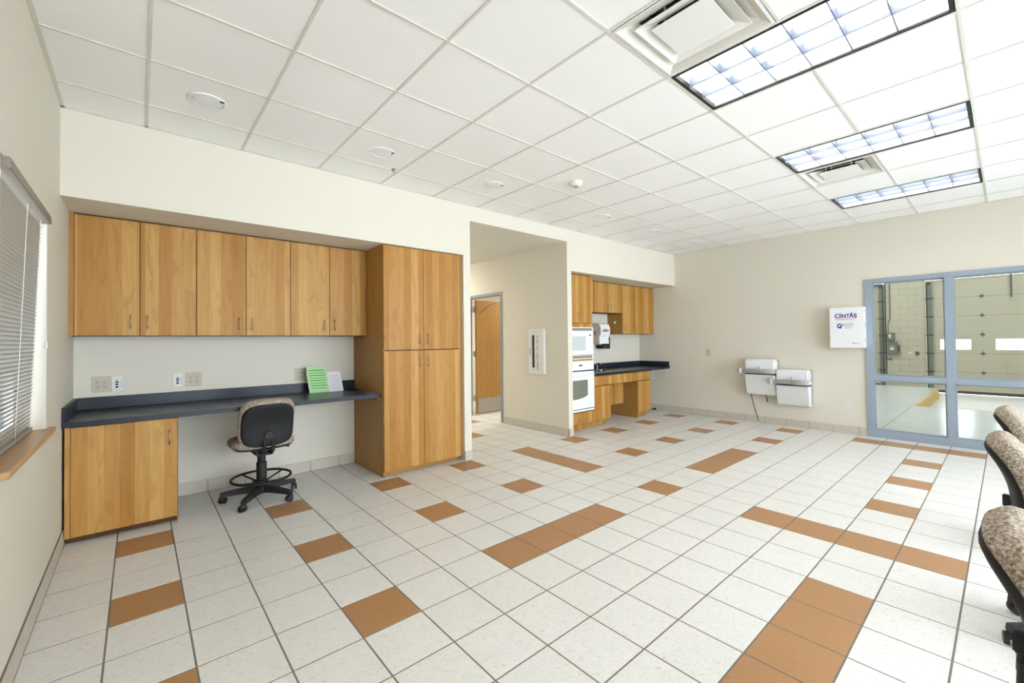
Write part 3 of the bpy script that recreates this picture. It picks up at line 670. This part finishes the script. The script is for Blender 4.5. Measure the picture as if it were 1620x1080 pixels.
# ================================================================== DRINKING FOUNTAINS
def fountain(label, ya, yb, zt, zb, cord):
    """ya > yb: left and right edges on the wall; zt top"""
    ym = (ya + yb) / 2; h = zt - zb; x = XR - .001
    t = thing('drinking_fountain', label, 'fountain', (x, ym, zb), 'wall drinking fountains')
    B('back_box', 'grey_rail', t, (x - .05, x, yb - .004, ya - .01, zb + .04, zt - .01))
    zc = zt - .235
    B('upper_cover', 'white_enamel', t, (x - .19, x - .051, yb + .006, ya, zc + .06, zt), bevel=.02, seg=3)
    mb = MB(); mb.prism([(x - .051, zb + .0), (x - .11, zb), (x - .14, zb + .03), (x - .19, zb + .26), (x - .215, zc - .01), (x - .051, zc - .01)], 'y', yb + .006, ya)
    mb.build('lower_cover', 'white_enamel', t, bevel=.012, seg=2)
    B('drain_slot', 'black', t, (x - .19, x - .051, yb + .01, ya - .004, zc - .0095, zc + .012))
    B('splash_panel', 'white_enamel', t, (x - .20, x - .051, yb + .006, ya, zc + .0125, zc + .0595))
    # push rail with rounded basin end
    mb = MB(); y1_, y0_ = ya + .085, yb - .005
    out = [(x - .19, ya - .03), (x - .222, ya - .005), (x - .222, y1_), (x - .245, y1_ - .005), (x - .26, y1_ - .03), (x - .26, yb + .24), (x - .275, yb + .2), (x - .285, yb + .12), (x - .275, yb + .05), (x - .25, yb + .005), (x - .19, y0_)]
    mb.prism(out, 'z', zc + .012, zc + .08); r = mb.build('basin_rail', 'grey_rail', t, bevel=.01, seg=2)
    MB().cyl((x - .245, y1_ - .028, zc + .01), .04, .08, 18).build('rail_cap', 'grey_rail', r, bevel=.006)
    MB().lathe((x - .235, ym - .02, zc + .075), [(.012, 0), (.012, .03), (.018, .032), (.018, .05), (.01, .055)], 14).build('bubbler', 'chrome', t, smooth=.8)
    if cord:
        MB().tube([(x - .06, ya - .045, zb + .005), (x - .035, ya - .06, zb - .12), (x - .025, ya - .09, zb - .26), (x - .022, ya - .125, zb - .38), (x - .022, ya - .145, .03)], .006, 8).build('power_cord', 'black_plastic', t)
        MB().tube([(x - .06, ya - .26, zb + .005), (x - .05, ya - .285, zb - .06), (x - .045, ya - .285, zb - .115)], [.006, .006, .009], 8).build('spare_lead', 'black_plastic', t)
fountain('higher white drinking fountain with a dangling black cord, on the left', 1.77, 1.315, 1.055, .475, True)
fountain('lower white drinking fountain, on the right of the pair', 1.31, .86, .905, .345, False)
# ================================================================== FIRST AID CABINET
t = thing('first_aid_cabinet', 'white first aid cabinet with blue lettering beside the glazed screen', 'cabinet', (XR - .001, .40, 1.24))
cx0 = XR - .15; ay, by_ = .60, .205; cz0, cz1 = 1.25, 1.825
B('body', 'white_enamel', t, (cx0 + .021, XR - .001, by_, ay, cz0, cz1))
d = B('door', 'white_enamel', t, (cx0, cx0 + .0205, by_, ay, cz0, cz1), bevel=.002, seg=1)
for z in (1.33, 1.54, 1.75): MB().cyl((cx0 + .02, by_ - .002, z), .004, .05, 8).build('hinge', 'steel', t)
fx = cx0 - .0003
def fit_text(nm, body, y0, y1, z0, z1, mat, par):
    o = text(nm, body, .1, mat, facing('-x', (fx, 0, 0)), par, bold=.0035)
    ys = [v.co.y for v in o.data.vertices]; zs_ = [v.co.z for v in o.data.vertices]; off = Vector(par.parent.location)
    for v in o.data.vertices:
        v.co.y = y0 - off.y + (max(ys) - v.co.y) / (max(ys) - min(ys)) * (y1 - y0); v.co.z = z0 - off.z + (v.co.z - min(zs_)) / (max(zs_) - min(zs_)) * (z1 - z0)
for ch_, y0_, y1_, zt_ in (('C', .540, .490, 1.738), ('i', .481, .467, 1.752), ('N', .457, .409, 1.734), ('T', .404, .366, 1.734), ('A', .368, .320, 1.754), ('S', .319, .281, 1.738)):
    fit_text('wordmark', ch_, y0_, y1_, 1.675, zt_, 'logo_blue', d)
B('rule', 'logo_red', d, (fx - .0003, fx + .0002, .285, .538, 1.660, 1.664))
text('tagline', 'THE SERVICE PROFESSIONALS', .0155, 'logo_red', facing('-x', (fx, .536, 1.645)), d)
# ring mark broken by a swoosh
mb = MB(); pts = []
for k in range(15):
    a = math.radians(60 + 250 * k / 14); pts.append((.478 - .036 * math.cos(a) * 1, 1.562 + .036 * math.sin(a)))
inn = [(.478 - .021 * math.cos(math.radians(60 + 250 * k / 14)), 1.562 + .021 * math.sin(math.radians(60 + 250 * k / 14))) for k in range(15)]
vs = [(fx - .0004, p[0], p[1]) for p in pts] + [(fx - .0004, p[0], p[1]) for p in inn]
mb.add(vs, [(k, k + 1, 16 + k, 15 + k) for k in range(14)]); mb.build('ring_mark', 'logo_blue', d)
mb = MB(); mb.prism([(.495, 1.535), (.482, 1.552), (.462, 1.578), (.436, 1.58), (.43, 1.572), (.452, 1.565), (.466, 1.545), (.478, 1.53)], 'x', fx - .0006, fx + .0002); mb.build('swoosh_mark', 'logo_blue', d)
for k, s in enumerate(('Employee', 'First Aid', 'Station')): text('caption', s, .028, 'logo_grey', facing('-x', (fx, .425, 1.583 - .029 * k)), d)
mb = MB(); mb.prism([(.335, 1.312), (.325, 1.322), (.31, 1.306), (.315, 1.302)], 'x', fx - .0004, fx + .0002); mb.build('corner_mark', 'logo_blue', d)
text('corner_caption', 'xpect', .022, 'logo_grey', facing('-x', (fx, .308, 1.306)), d)
# ================================================================== GLAZED SCREEN (window_2)
fx0, fx1 = XR - .018, XR + .10
yb_ = [.215, -.585, -1.385, -2.185]              # mullion left edges
M = .075
r = []
for k, y in enumerate(yb_):
    lo = y - M; r.append((fx0, fx1, lo, y, .002, FZ - .001))
w2 = struct(B('window_2', 'blue_frame', None, *r), 'blue framed interior glazing looking into the garage')
for k in range(3):
    a, b = yb_[k] - M, yb_[k + 1]
    B('bottom_rail', 'blue_frame', w2, (fx0, fx1, b, a, .002, .10)); B('middle_rail', 'blue_frame', w2, (fx0, fx1, b, a, .79, .865)); B('top_rail', 'blue_frame', w2, (fx0, fx1, b, a, FZ - .06, FZ - .001))
    for z0, z1 in ((.10, .79), (.865, FZ - .06)):
        B('glazing_stop', 'blue_frame', w2, (XR + .02, XR + .055, a - .016, a, z0, z1), (XR + .02, XR + .055, b, b + .016, z0, z1), (XR + .02, XR + .055, b + .016, a - .016, z0, z0 + .016), (XR + .02, XR + .055, b + .016, a - .016, z1 - .016, z1))
        B('pane', 'pane_glass', w2, (XR + .035, XR + .041, b + .016, a - .016, z0 + .016, z1 - .016))
# ================================================================== CEILING FIXTURES
def troffer(c, r, label, grp):
    x0, x1, y0, y1 = GX + P * c + .012, GX + P * (c + 1) - .012, GY + P * r + .012, GY + P * (r + 2) - .012
    t = thing('ceiling_light', label, 'light', ((x0 + x1) / 2, (y0 + y1) / 2, H - .002), grp)
    fz = H - .002; F = .018
    B('frame', 'black', t, (x0, x0 + F, y0, y1, fz, fz + .012), (x1 - F, x1, y0, y1, fz, fz + .012), (x0 + F, x1 - F, y0, y0 + F, fz, fz + .03), (x0 + F, x1 - F, y1 - F, y1, fz, fz + .03))
    B('reflector', 'reflector', t, (x0, x1, y0, y1, fz + .13, fz + .135), (x0 + .004, x0 + F - .001, y0 + F, y1 - F, fz + .0122, fz + .1298), (x1 - F + .001, x1 - .004, y0 + F, y1 - F, fz + .0122, fz + .1298),
      (x0 + F, x1 - F, y0 + .003, y0 + F - .001, fz + .0302, fz + .1298), (x0 + F, x1 - F, y1 - F + .001, y1 - .003, fz + .0302, fz + .1298))
    w_ = x1 - x0 - 2 * F; l_ = y1 - y0 - 2 * F
    for k in range(3):
        xx = x0 + F + w_ * (k + .5) / 3; MB().cyl((xx, y0 + .03, fz + .1), .0165, y1 - y0 - .06, 10, 'y').build('tube', 'tube', t, smooth=1)
    for k in (1, 2):
        xx = x0 + F + w_ * k / 3; B('louver_blade', 'louver', t, (xx - .004, xx + .004, y0 + F, y1 - F, fz + .008, fz + .07))
    for k in range(1, 6):
        yy = y0 + F + l_ * k / 6; B('louver_blade', 'louver', t, (x0 + F, x1 - F, yy - .003, yy + .003, fz + .0082, fz + .0698))
for (c, r), l in zip(TROF, ('nearest recessed fluorescent ceiling light beside the large air vent', 'middle recessed fluorescent ceiling light beside the small looking vent', 'farthest recessed fluorescent ceiling light near the right wall')):
    troffer(c, r, l, 'recessed fluorescent lights')
for (c, r), l in zip(TROF_ADDED, ('above the camera', 'in the corner behind the camera', 'by the added window, second from the window wall', 'by the added window, third from the window wall', 'by the added window, nearest the right wall')): troffer(c, r, 'added unseen fluorescent ceiling light ' + l, 'added fluorescent lights out of view')
def diffuser(c, r, label):
    x0, x1, y0, y1 = GX + P * c + .012, GX + P * (c + 1) - .012, GY + P * r + .012, GY + P * (r + 1) - .012
    xm, ym = (x0 + x1) / 2, (y0 + y1) / 2; fz = H - .003
    t = thing('air_vent', label, 'vent', (xm, ym, fz), 'square ceiling air vents')
    def ring(nm, a, b, za, zb, mat, par=t):
        """square cone ring: outer half a at za, inner half b at zb"""
        vs = []
        for hh, z in ((a, za), (b, zb), (b, zb + .003), (a, za + .003)):
            vs += [(xm + sx * hh, ym + sy * hh, z) for sx, sy in ((-1, -1), (1, -1), (1, 1), (-1, 1))]
        fs = [(l * 4 + k, l * 4 + (k + 1) % 4, ((l + 1) % 4) * 4 + (k + 1) % 4, ((l + 1) % 4) * 4 + k) for l in range(4) for k in range(4)]
        return MB().add(vs, fs).build(nm, mat, par)
    h0 = (x1 - x0) / 2
    ring('frame', h0, h0 - .012, fz, fz, 'tee_white')
    ring('throat', h0 - .012, h0 - .05, fz - .002, fz + .022, 'tee')
    ring('outer_cone', h0 - .05, .195, fz + .022, fz + .04, 'tee_white')
    ring('middle_cone', .212, .13, fz + .002, fz + .03, 'tee_white')
    B('center_plate', 'tee_white', t, (xm - .15, xm + .15, ym - .15, ym + .15, fz - .002, fz + .002))
    B('collar', 'dark_glass', t, (xm - .185, xm + .185, ym - .185, ym + .185, fz + .12, fz + .124))
    for sx, sy in ((-1, -1), (1, -1), (1, 1), (-1, 1)): B('stay', 'tee_white', t, (xm + sx * .1 - .004, xm + sx * .1 + .004, ym + sy * .1 - .004, ym + sy * .1 + .004, fz + .0025, fz + .119))
diffuser(*DIFF[0], 'large near square air vent at the top edge, beside the nearest light')
diffuser(*DIFF[1], 'far square air vent between the middle and farthest lights')
dl = ['nearest round white downlight, close to the window wall', 'second round white downlight from the window wall', 'third round white downlight, above the hall opening', 'fourth round white downlight, left of the kitchen', 'fifth round white downlight, in front of the kitchen', 'farthest round white downlight, near the right wall']
for (c, r), l in zip(((-2, 2), (0, 2), (2, 2), (5, 2), (7, 2), (9, 2)), dl):
    xc, yc = GX + P * (c + .5), GY + P * (r + .5)
    t = thing('downlight', l, 'light', (xc, yc, H - .01), 'round recessed downlights')
    MB().lathe((xc, yc, H), [(.108, .0035), (.108, -.003), (.1, -.007), (.088, -.006), (.084, .0035)], 32).build('trim_ring', 'white_enamel', t, smooth=.6)
    MB().lathe((xc, yc, H), [(.083, .003), (.083, -.004), (.06, -.009), (.03, -.011), (.004, -.012)], 32).build('cover', 'white_enamel', t, smooth=.9)
    B('latch', 'black', t, (xc + .062, xc + .085, yc - .075, yc - .055, H - .0085, H - .0065))
xc, yc = GX + P * 3.5, GY + P * 1.52
t = thing('smoke_detector', 'round cream smoke detector on a ceiling tile', 'detector', (xc, yc, H - .05))
MB().lathe((xc, yc, H), [(.07, .0035), (.07, -.01), (.062, -.016), (.058, -.03), (.045, -.042), (.03, -.046)], 28).build('housing', 'detector_white', t, smooth=.7)
MB().lathe((xc, yc, H - .0465), [(.026, 0), (.022, -.004), (.01, -.006)], 18).build('sensor', 'nickel', t, smooth=.8)
for c, r, l in ((-.02, 2.02, 'tiny brass sprinkler head on the ceiling between two downlights'),):
    xc, yc = GX + P * (c + .92), GY + P * (r + .93)
    t = thing('sprinkler', l, 'sprinkler', (xc, yc, H - .03)); MB().lathe((xc, yc, H), [(.02, .0035), (.02, -.003), (.006, -.006), (.006, -.02), (.014, -.022), (.014, -.024)], 14).build('head', 'nickel', t)
# unseen lamps added to brighten hall and back room (flush ceiling panels)
t = thing('added_ceiling_lamp', 'added unseen ceiling lamp in the room behind the open door', 'light', (6.6, 5.4, 2.66)); B('panel', 'added_lamp_back', t, (6.3, 6.9, 5.0, 5.9, 2.66, 2.68)); B('rim', 'white_enamel', t, (6.28, 6.92, 4.98, 5.92, 2.6805, 2.699))
t = thing('added_ceiling_lamp', 'added unseen ceiling lamp at the far end of the hallway', 'light', (4.27, 6.3, 2.8)); B('panel', 'added_lamp_hall', t, (4.1, 4.44, 6.1, 6.5, 2.80, 2.82)); B('rim', 'white_enamel', t, (4.08, 4.46, 6.08, 6.52, 2.8205, 2.839))
# ================================================================== CHAIRS
def pillow(rings, outline, place):
    """rings: list of (scale, depth); outline: list of (u,v); place(u,v,d)->xyz"""
    n = len(outline); vs = []; fs = []
    for s_, d in rings: vs += [place(u * s_, v * s_, d) for u, v in outline]
    for k in range(len(rings) - 1): fs += [(k * n + i, k * n + (i + 1) % n, (k + 1) * n + (i + 1) % n, (k + 1) * n + i) for i in range(n)]
    fs += [tuple(range(n - 1, -1, -1)), tuple(range((len(rings) - 1) * n, len(rings) * n))]
    return MB().add(vs, fs)
def supell(a, b, e, n=40):
    o = []
    for k in range(n):
        t_ = 2 * math.pi * k / n; c, s_ = math.cos(t_), math.sin(t_)
        o.append((a * math.copysign(abs(c) ** (2 / e), c), b * math.copysign(abs(s_) ** (2 / e), s_)))
    return o
def make_chair(label):
    t = thing('drafting_chair', label, 'chair', (0, 0, 0), 'beige fabric drafting chairs')
    # curved backrest: centre line in y as a function of v (height from middle)
    ZM = .70
    def prof(v): return -.205 - 1.35 * max(0, v + .08) ** 2
    def place(u, v, d):
        dv = .002; ty = (prof(v + dv) - prof(v - dv)) / (2 * dv); l = math.hypot(1, ty)
        ny, nz = 1 / l, -ty / l                       # towards the sitter
        return (u, prof(v) + .25 * u * u * 1.6 + d * ny, ZM + v + d * nz)
    ol = supell(.218, .205, 4.2)
    pillow([(.1, -.012), (.35, -.012), (.6, -.012), (.8, -.012), (.955, -.012), (.985, -.006), (1, .006), (1, .03), (.985, .046), (.94, .06), (.8, .07), (.5, .074), (.1, .075)], ol, place).build('backrest', 'seat_fabric', t, smooth=1.2)
    sh = pillow([(.1, -.0125), (.35, -.0125), (.6, -.0125), (.8, -.0125), (.965, -.0125), (.96, -.022), (.93, -.03), (.85, -.035), (.65, -.037), (.5, -.038), (.3, -.039), (.1, -.039)], supell(.212, .198, 3.8), place).build('back_shell', 'shell_plastic', t, smooth=.9)
    p = place(0, -.09, -.039)
    MB().cyl((p[0], p[1] - .024, p[2]), .03, .026, 18, 'y').build('knob', 'black_plastic', sh, bevel=.004)
    def seat(u, v, d): return (u, v + .0, .50 + d - .35 * max(0, v - .1) ** 2)
    so = supell(.25, .23, 3.6)
    pillow([(.96, .0), (.99, .006), (1, .02), (.99, .04), (.95, .055), (.8, .065), (.4, .068), (.1, .068)], so, seat).build('seat', 'seat_fabric', t, smooth=1.2)
    pillow([(.3, -.03), (.75, -.028), (.9, -.018), (.955, -.004), (.955, -.0005)], so, seat).build('seat_shell', 'black_plastic', t, smooth=.9)
    B('mechanism', 'black_plastic', t, (-.07, .07, -.12, .1, .41, .468), bevel=.008)
    for sx in (-.035, .035):
        MB().tube([(sx, -.08, .44), (sx, -.20, .445), (sx, -.245, .475), (sx, -.252, .52), (sx, -.25, .575)], [.013, .013, .013, .012, .011], 8).build('back_bar', 'black_plastic', t, smooth=1.1)
    MB().tube([(.07, .02, .44), (.20, .02, .44), (.235, .02, .435)], [.006, .006, .012], 8).build('lever', 'black_plastic', t)
    col = MB().lathe((0, 0, 0), [(.036, .10), (.042, .12), (.042, .33), (.033, .34), (.033, .40), (.045, .409)], 20).build('column', 'black_plastic', t, smooth=.6)
    rg = MB().tube([(.235 * math.cos(a), (.235) * math.sin(a), .198) for a in [2 * math.pi * k / 40 for k in range(40)]], .011, 8, True).build('foot_ring', 'shell_plastic', t, smooth=1.2)
    mb = MB()
    for k in range(4):
        a = math.radians(30 + 90 * k); mb.tube([(.034 * math.cos(a), .034 * math.sin(a), .15), (.23 * math.cos(a), .23 * math.sin(a), .196)], .008, 6)
    mb.build('ring_spokes', 'shell_plastic', rg)
    MB().lathe((0, 0, 0), [(.042, .13), (.054, .135), (.054, .17), (.042, .175)], 18).build('ring_hub', 'black_plastic', rg, smooth=.6)
    MB().lathe((0, 0, 0), [(.035, .055), (.055, .07), (.055, .115), (.034, .13)], 20).build('hub', 'black_plastic', t, smooth=.6)
    for k in range(5):
        a = math.radians(16 + 72 * k); ca, sa = math.cos(a), math.sin(a)
        def pt(r_, s_, z): return (r_ * ca - s_ * sa, r_ * sa + s_ * ca, z)
        prof_ = [(.045, .032, .07, .125), (.17, .028, .07, .116), (.315, .023, .062, .098)]
        vs = []
        for r_, hw, z0, z1 in prof_: vs += [pt(r_, -hw, z0), pt(r_, hw, z0), pt(r_, hw * .75, z1), pt(r_, -hw * .75, z1)]
        fs = [(3, 2, 1, 0), (8, 9, 10, 11)] + [(b + q, b + (q + 1) % 4, b + 4 + (q + 1) % 4, b + 4 + q) for b in (0, 4) for q in range(4)]
        leg = MB().add(vs, fs).build('leg', 'black_plastic', t, bevel=.004, seg=1)
        a2 = a + 1.1; px, py = .305 * ca, .305 * sa; ca2, sa2 = math.cos(a2), math.sin(a2)
        mb = MB()
        for sgn in (-1, 1):
            n_ = 16; vs = []
            for d0 in (.006, .024):
                for q in range(n_):
                    b = 2 * math.pi * q / n_; uu, zz = .027 * math.cos(b) - .012, .0275 + .027 * math.sin(b)
                    vs.append((px + ca2 * uu - sa2 * sgn * d0, py + sa2 * uu + ca2 * sgn * d0, zz))
            mb.add(vs, [tuple(range(n_)), tuple(range(2 * n_ - 1, n_ - 1, -1))] + [(q, (q + 1) % n_, n_ + (q + 1) % n_, n_ + q) for q in range(n_)])
        mb.cyl((px, py, .03), .008, .05, 10); mb.cyl((px, py, .04), .024, .022, 14, 'z', .018)
        mb.build('caster', 'black_plastic', leg, smooth=.6)
    return t
ch = make_chair('beige and black drafting chair standing alone at the desk'); ch.location = (1.262, 3.335, 0); ch.rotation_euler.z = math.radians(2)
for x, y, rz, l in ((2.14, -1.365, 180, 'nearest of the three drafting chairs cut off by the right edge'), (3.57, -1.341, 181, 'middle of the three drafting chairs cut off by the right edge'), (4.77, -1.355, 179, 'farthest of the three drafting chairs cut off by the right edge')):
    c = copy_tree(ch); c.location = (x, y, 0); c.rotation_euler.z = math.radians(rz); c['label'] = l
# ================================================================== GARAGE
XG, ZG = 18.6, -.30
GYA, GYB, GZT = -5.0, 5.2, 4.6
gf = MB(); gf.box(XR + .05, 12.3, GYA, GYB, -.6, -.001); gf.box(12.3, 16.75, .165, GYB, -.6, -.001)
g = struct(gf.build('floor_garage', 'concrete', None), 'polished concrete garage floor')
mb = MB(); mb.prism([(12.302, -.001), (14.4, -.26), (XG, ZG), (XG, -.6), (12.302, -.6)], 'y', GYA, .13); mb.build('ramp', 'concrete_ramp', g)
B('lower_floor', 'concrete_ramp', g, (16.751, XG, .131, GYB, -.6, ZG)); B('slab_edge', 'concrete_edge_lit', g, (12.31, 16.75, .131, .1648, -.59, -.0005))
B('control_joint', 'door_seam', g, (XR + .2, 12.3, .172, .182, -.0009, -.0004)); B('control_joint', 'door_seam', g, (12.29, 12.305, GYA, GYB, -.0009, -.0004))
gw = struct(B('wall_garage', 'block_joint', None, (XG + .012, XG + .2, .525, 1.485, -.6, 3.2)), 'painted block wall of the garage between two overhead doors')
for nm, bb, l in (('wall_garage_header', (XG, XG + .2, GYA, GYB, 3.2, GZT), 'garage wall above the overhead doors'), ('wall_garage_right', (XG, XG + .2, GYA, -4.21, -.6, 3.2), 'garage wall right of the overhead doors'), ('wall_garage_left', (XG, XG + .2, 4.91, GYB, -.6, 3.2), 'garage wall left of the overhead doors'),
        ('wall_garage_side', (XR + .13, XG, GYB, GYB + .2, -.6, GZT), 'left side wall of the garage'), ('wall_garage_far', (XR + .13, XG, GYA - .2, GYA, -.6, GZT), 'right side wall of the garage'), ('wall_garage_upper', (XR + .121, XR + .2, GYA, GYB, TOP, GZT), 'garage wall above the glazed screen')):
    struct(B(nm, 'block', None, bb), l)
struct(B('ceiling_garage', 'white_plastic', None, (XR + .1, XG + .2, GYA, GYB, GZT, GZT + .1)), 'white garage ceiling')
bcache = {}
row = 0; z = -.3
while z < 3.2:
    y = .52 - (.2 if row % 2 else 0)
    while y < 1.49:
        a, b = max(.525, y + .004), min(1.485, y + .396)
        if b - a > .03:
            key = round(b - a, 3)
            if key not in bcache:
                mb_ = MB().box(0, .0115, -key / 2, key / 2, .004, .196); me = bpy.data.meshes.new('block'); me.from_pydata(mb_.v, [], mb_.f); me.materials.append(MATS['block']); bcache[key] = me
            o = link('block', bcache[key], gw); o.location = (XG, (a + b) / 2, z)
        y += .4
    z += .2; row += 1
def garage_door(y0, y1, label, wins, plates):
    t = thing('garage_door', label, 'door', (XG + .05, (y0 + y1) / 2, -.22), 'overhead garage doors')
    zs = [-.213 + .55 * k for k in range(7)]; zs[-1] = 3.10
    for k in range(6):
        if k == 2 and wins:
            zz0, zz1 = 1.007, 1.30; px = [y0] + [v for w_ in sorted(wins) for v in w_] + [y1]
            bxs = [(XG + .03, XG + .07, y0, y1, zs[k] + .004, zz0), (XG + .03, XG + .07, y0, y1, zz1, zs[k + 1] - .004)]
            bxs += [(XG + .03, XG + .07, px[2 * q], px[2 * q + 1], zz0, zz1) for q in range(len(px) // 2)]
            s_ = B('section', 'door_panel', t, *bxs)
            for a, b in wins: B('pane', 'window_glass', s_, (XG + .045, XG + .052, a, b, zz0, zz1))
        else: B('section', 'door_panel', t, (XG + .03, XG + .07, y0, y1, zs[k] + .004, zs[k + 1] - .004))
        if k: B('seam', 'door_seam', t, (XG + .034, XG + .06, y0, y1, zs[k] - .0038, zs[k] + .0038))
    B('bottom_seal', 'black', t, (XG + .04, XG + .07, y0, y1, ZG + .002, -.21))
    for y in plates:
        for k in range(1, 6):
            mb = MB(); zc = zs[k]; mb.prism([(y - .062, zc), (y - .02, zc + .03), (y, zc + .085), (y + .02, zc + .03), (y + .062, zc), (y + .02, zc - .03), (y, zc - .085), (y - .02, zc - .03)], 'x', XG + .018, XG + .0295); mb.build('hinge_plate', 'track_steel', t)
            B('hinge_pin', 'dark_steel', t, (XG + .012, XG + .0178, y - .05, y + .05, zc - .012, zc + .012))
    return t, zs
t, zs = garage_door(-4.2, .519, 'right overhead garage door with a row of small windows', [(-.409, .217), (-1.9, -.893), (-3.6, -2.6)], [-.644, -2.25, -3.9])
text('sticker_lettering', 'CAUTION', .05, 'black', facing('-x', (XG + .0285, -1.12, -.045)), t)
B('sticker', 'yellow_label', t, (XG + .0286, XG + .0296, -1.50, -1.10, -.055, -.005))
garage_door(1.491, 4.9, 'left overhead garage door, mostly hidden behind the screen frame', [(2.2, 3.1), (3.5, 4.4)], [3.2])
def track(ya, yb, label):
    t = thing('door_track', label, 'track', (XG - .05, (ya + yb) / 2, ZG), 'garage door tracks')
    y0, y1 = min(ya, yb), max(ya, yb)
    B('rail', 'track_steel', t, (XG - .06, XG - .052, y0, y1, ZG + .002, 3.04), (XG - .052, XG - .012, y1 - .006, y1, ZG + .002, 3.04))
    B('edge', 'dark_steel', t, (XG - .072, XG - .0605, y0 if ya < yb else y1 - .03, y0 + .03 if ya < yb else y1, ZG + .002, 3.04))
    for k in range(1, 6): B('bracket', 'dark_steel', t, (XG - .08, XG - .0725, y0 - .03, y1 + .02, -.213 + .55 * k - .02, -.213 + .55 * k + .02))
    MB().cyl((XG - .09, (y0 + y1) / 2, 3.0), .05, .03, 18, 'x').build('roller', 'dark_steel', t)
track(.50, .38, 'steel track at the left edge of the right garage door'); track(1.50, 1.61, 'steel track at the right edge of the left garage door')
t = thing('lintel_rail', 'white horizontal rail above the right garage door', 'rail', (XG - .1, -1.8, 3.1))
B('rail', 'white_plastic', t, (XG - .1, XG - .04, -4.2, .45, 3.14, 3.22)); B('spring_bar', 'black', t, (XG - .1, XG - .06, -4.2, .5, 3.09, 3.135)); 
B('drop_rod', 'dark_steel', t, (XG - .1, XG - .06, -1.215, -1.185, 2.45, 3.089))
t = thing('lintel_rail', 'short dark rail above the left garage door', 'rail', (XG - .1, 2.5, 3.05)); B('spring_bar', 'black', t, (XG - .1, XG - .06, 1.5, 4.8, 3.05, 3.10))
t = thing('conduit', 'thin vertical conduit running up the garage block wall', 'pipe', (XG - .02, 1.42, 1.5)); MB().tube([(XG - .02, 1.40, 1.52), (XG - .02, 1.40, 1.8), (XG - .02, 1.345, 1.98), (XG - .02, 1.345, 3.1)], .014, 8).build('pipe', 'door_seam', t)
t = thing('conduit', 'straight conduit right beside the left garage door track', 'pipe', (XG - .02, 1.46, 0)); MB().tube([(XG - .02, 1.455, ZG + .3), (XG - .02, 1.455, 3.1)], .012, 8).build('pipe', 'dark_steel', t)
t = thing('electrical_box', 'upper small grey electrical box on the garage block wall', 'box', (XG - .1, 1.32, 1.25)); B('case', 'box_grey', t, (XG - .12, XG - .0005, 1.235, 1.425, 1.27, 1.525), bevel=.02); B('label_plate', 'white_plastic', t, (XG - .122, XG - .1195, 1.32, 1.38, 1.37, 1.48))
t = thing('disconnect_switch', 'larger grey disconnect box with lever below the small box', 'box', (XG - .1, 1.28, .84)); B('case', 'box_grey', t, (XG - .14, XG - .0005, 1.17, 1.405, .83, 1.245), bevel=.015)
B('lever', 'dark_steel', t, (XG - .12, XG - .06, 1.125, 1.169, .93, 1.13)); B('warning_label', 'yellow_label', t, (XG - .142, XG - .1395, 1.24, 1.34, 1.08, 1.13)); B('label_plate', 'white_plastic', t, (XG - .142, XG - .1395, 1.25, 1.35, .98, 1.06))
t = thing('wall_bracket', 'small dark bracket under the disconnect box', 'bracket', (XG - .03, 1.35, .68)); MB().tube([(XG - .002, 1.43, .68), (XG - .04, 1.42, .68), (XG - .04, 1.34, .68), (XG - .04, 1.335, .72)], .014, 8).build('hook', 'dark_steel', t)
t = thing('garage_outlet', 'light outlet plate on the garage block wall', 'outlet', (XG, .89, .86)); B('cover_plate', 'white_plastic', t, (XG - .012, XG - .0005, .85, .94, .85, .95)); B('socket', 'dark_steel', t, (XG - .014, XG - .0121, .865, .925, .925, .94), (XG - .014, XG - .0121, .865, .925, .86, .872))
t = thing('push_button', 'dark push button plate on the garage block wall', 'switch', (XG, .73, .84)); B('plate', 'dark_steel', t, (XG - .03, XG - .0005, .69, .77, .83, .93)); B('button', 'yellow_label', t, (XG - .036, XG - .0301, .715, .745, .87, .90))
t = thing('hose_coil', 'coiled dark hose lying at the foot of the garage wall', 'hose', (17.6, 1.5, ZG))
for k in range(3): MB().tube([(17.4 + (.2 - .02 * k) * math.cos(a), 1.62 + (.2 - .02 * k) * math.sin(a), ZG + .2 + .03 * k) for a in [2 * math.pi * q / 24 for q in range(24)]], .016, 8, True).build('coil', 'dark_steel', t)
B('stand', 'dark_steel', t, (17.3, 17.5, 1.5, 1.74, ZG + .001, ZG + .18))
for x, y, l in ((11, -2.5, 'near right'), (11, 2, 'near left'), (15.5, -2.5, 'far right'), (15.5, 2, 'far left')):
    t = thing('added_garage_light', l + ' added unseen strip light on the garage ceiling', 'light', (x, y, GZT - .1), 'added garage strip lights'); B('housing', 'white_enamel', t, (x - .15, x + .15, y - .75, y + .75, GZT - .06, GZT - .002)); MB().cyl((x, y - .7, GZT - .1), .03, 1.4, 12, 'y').build('tube', 'added_tube_garage', t)  # strips added out of view to light the garage
bpy.context.view_layer.update()
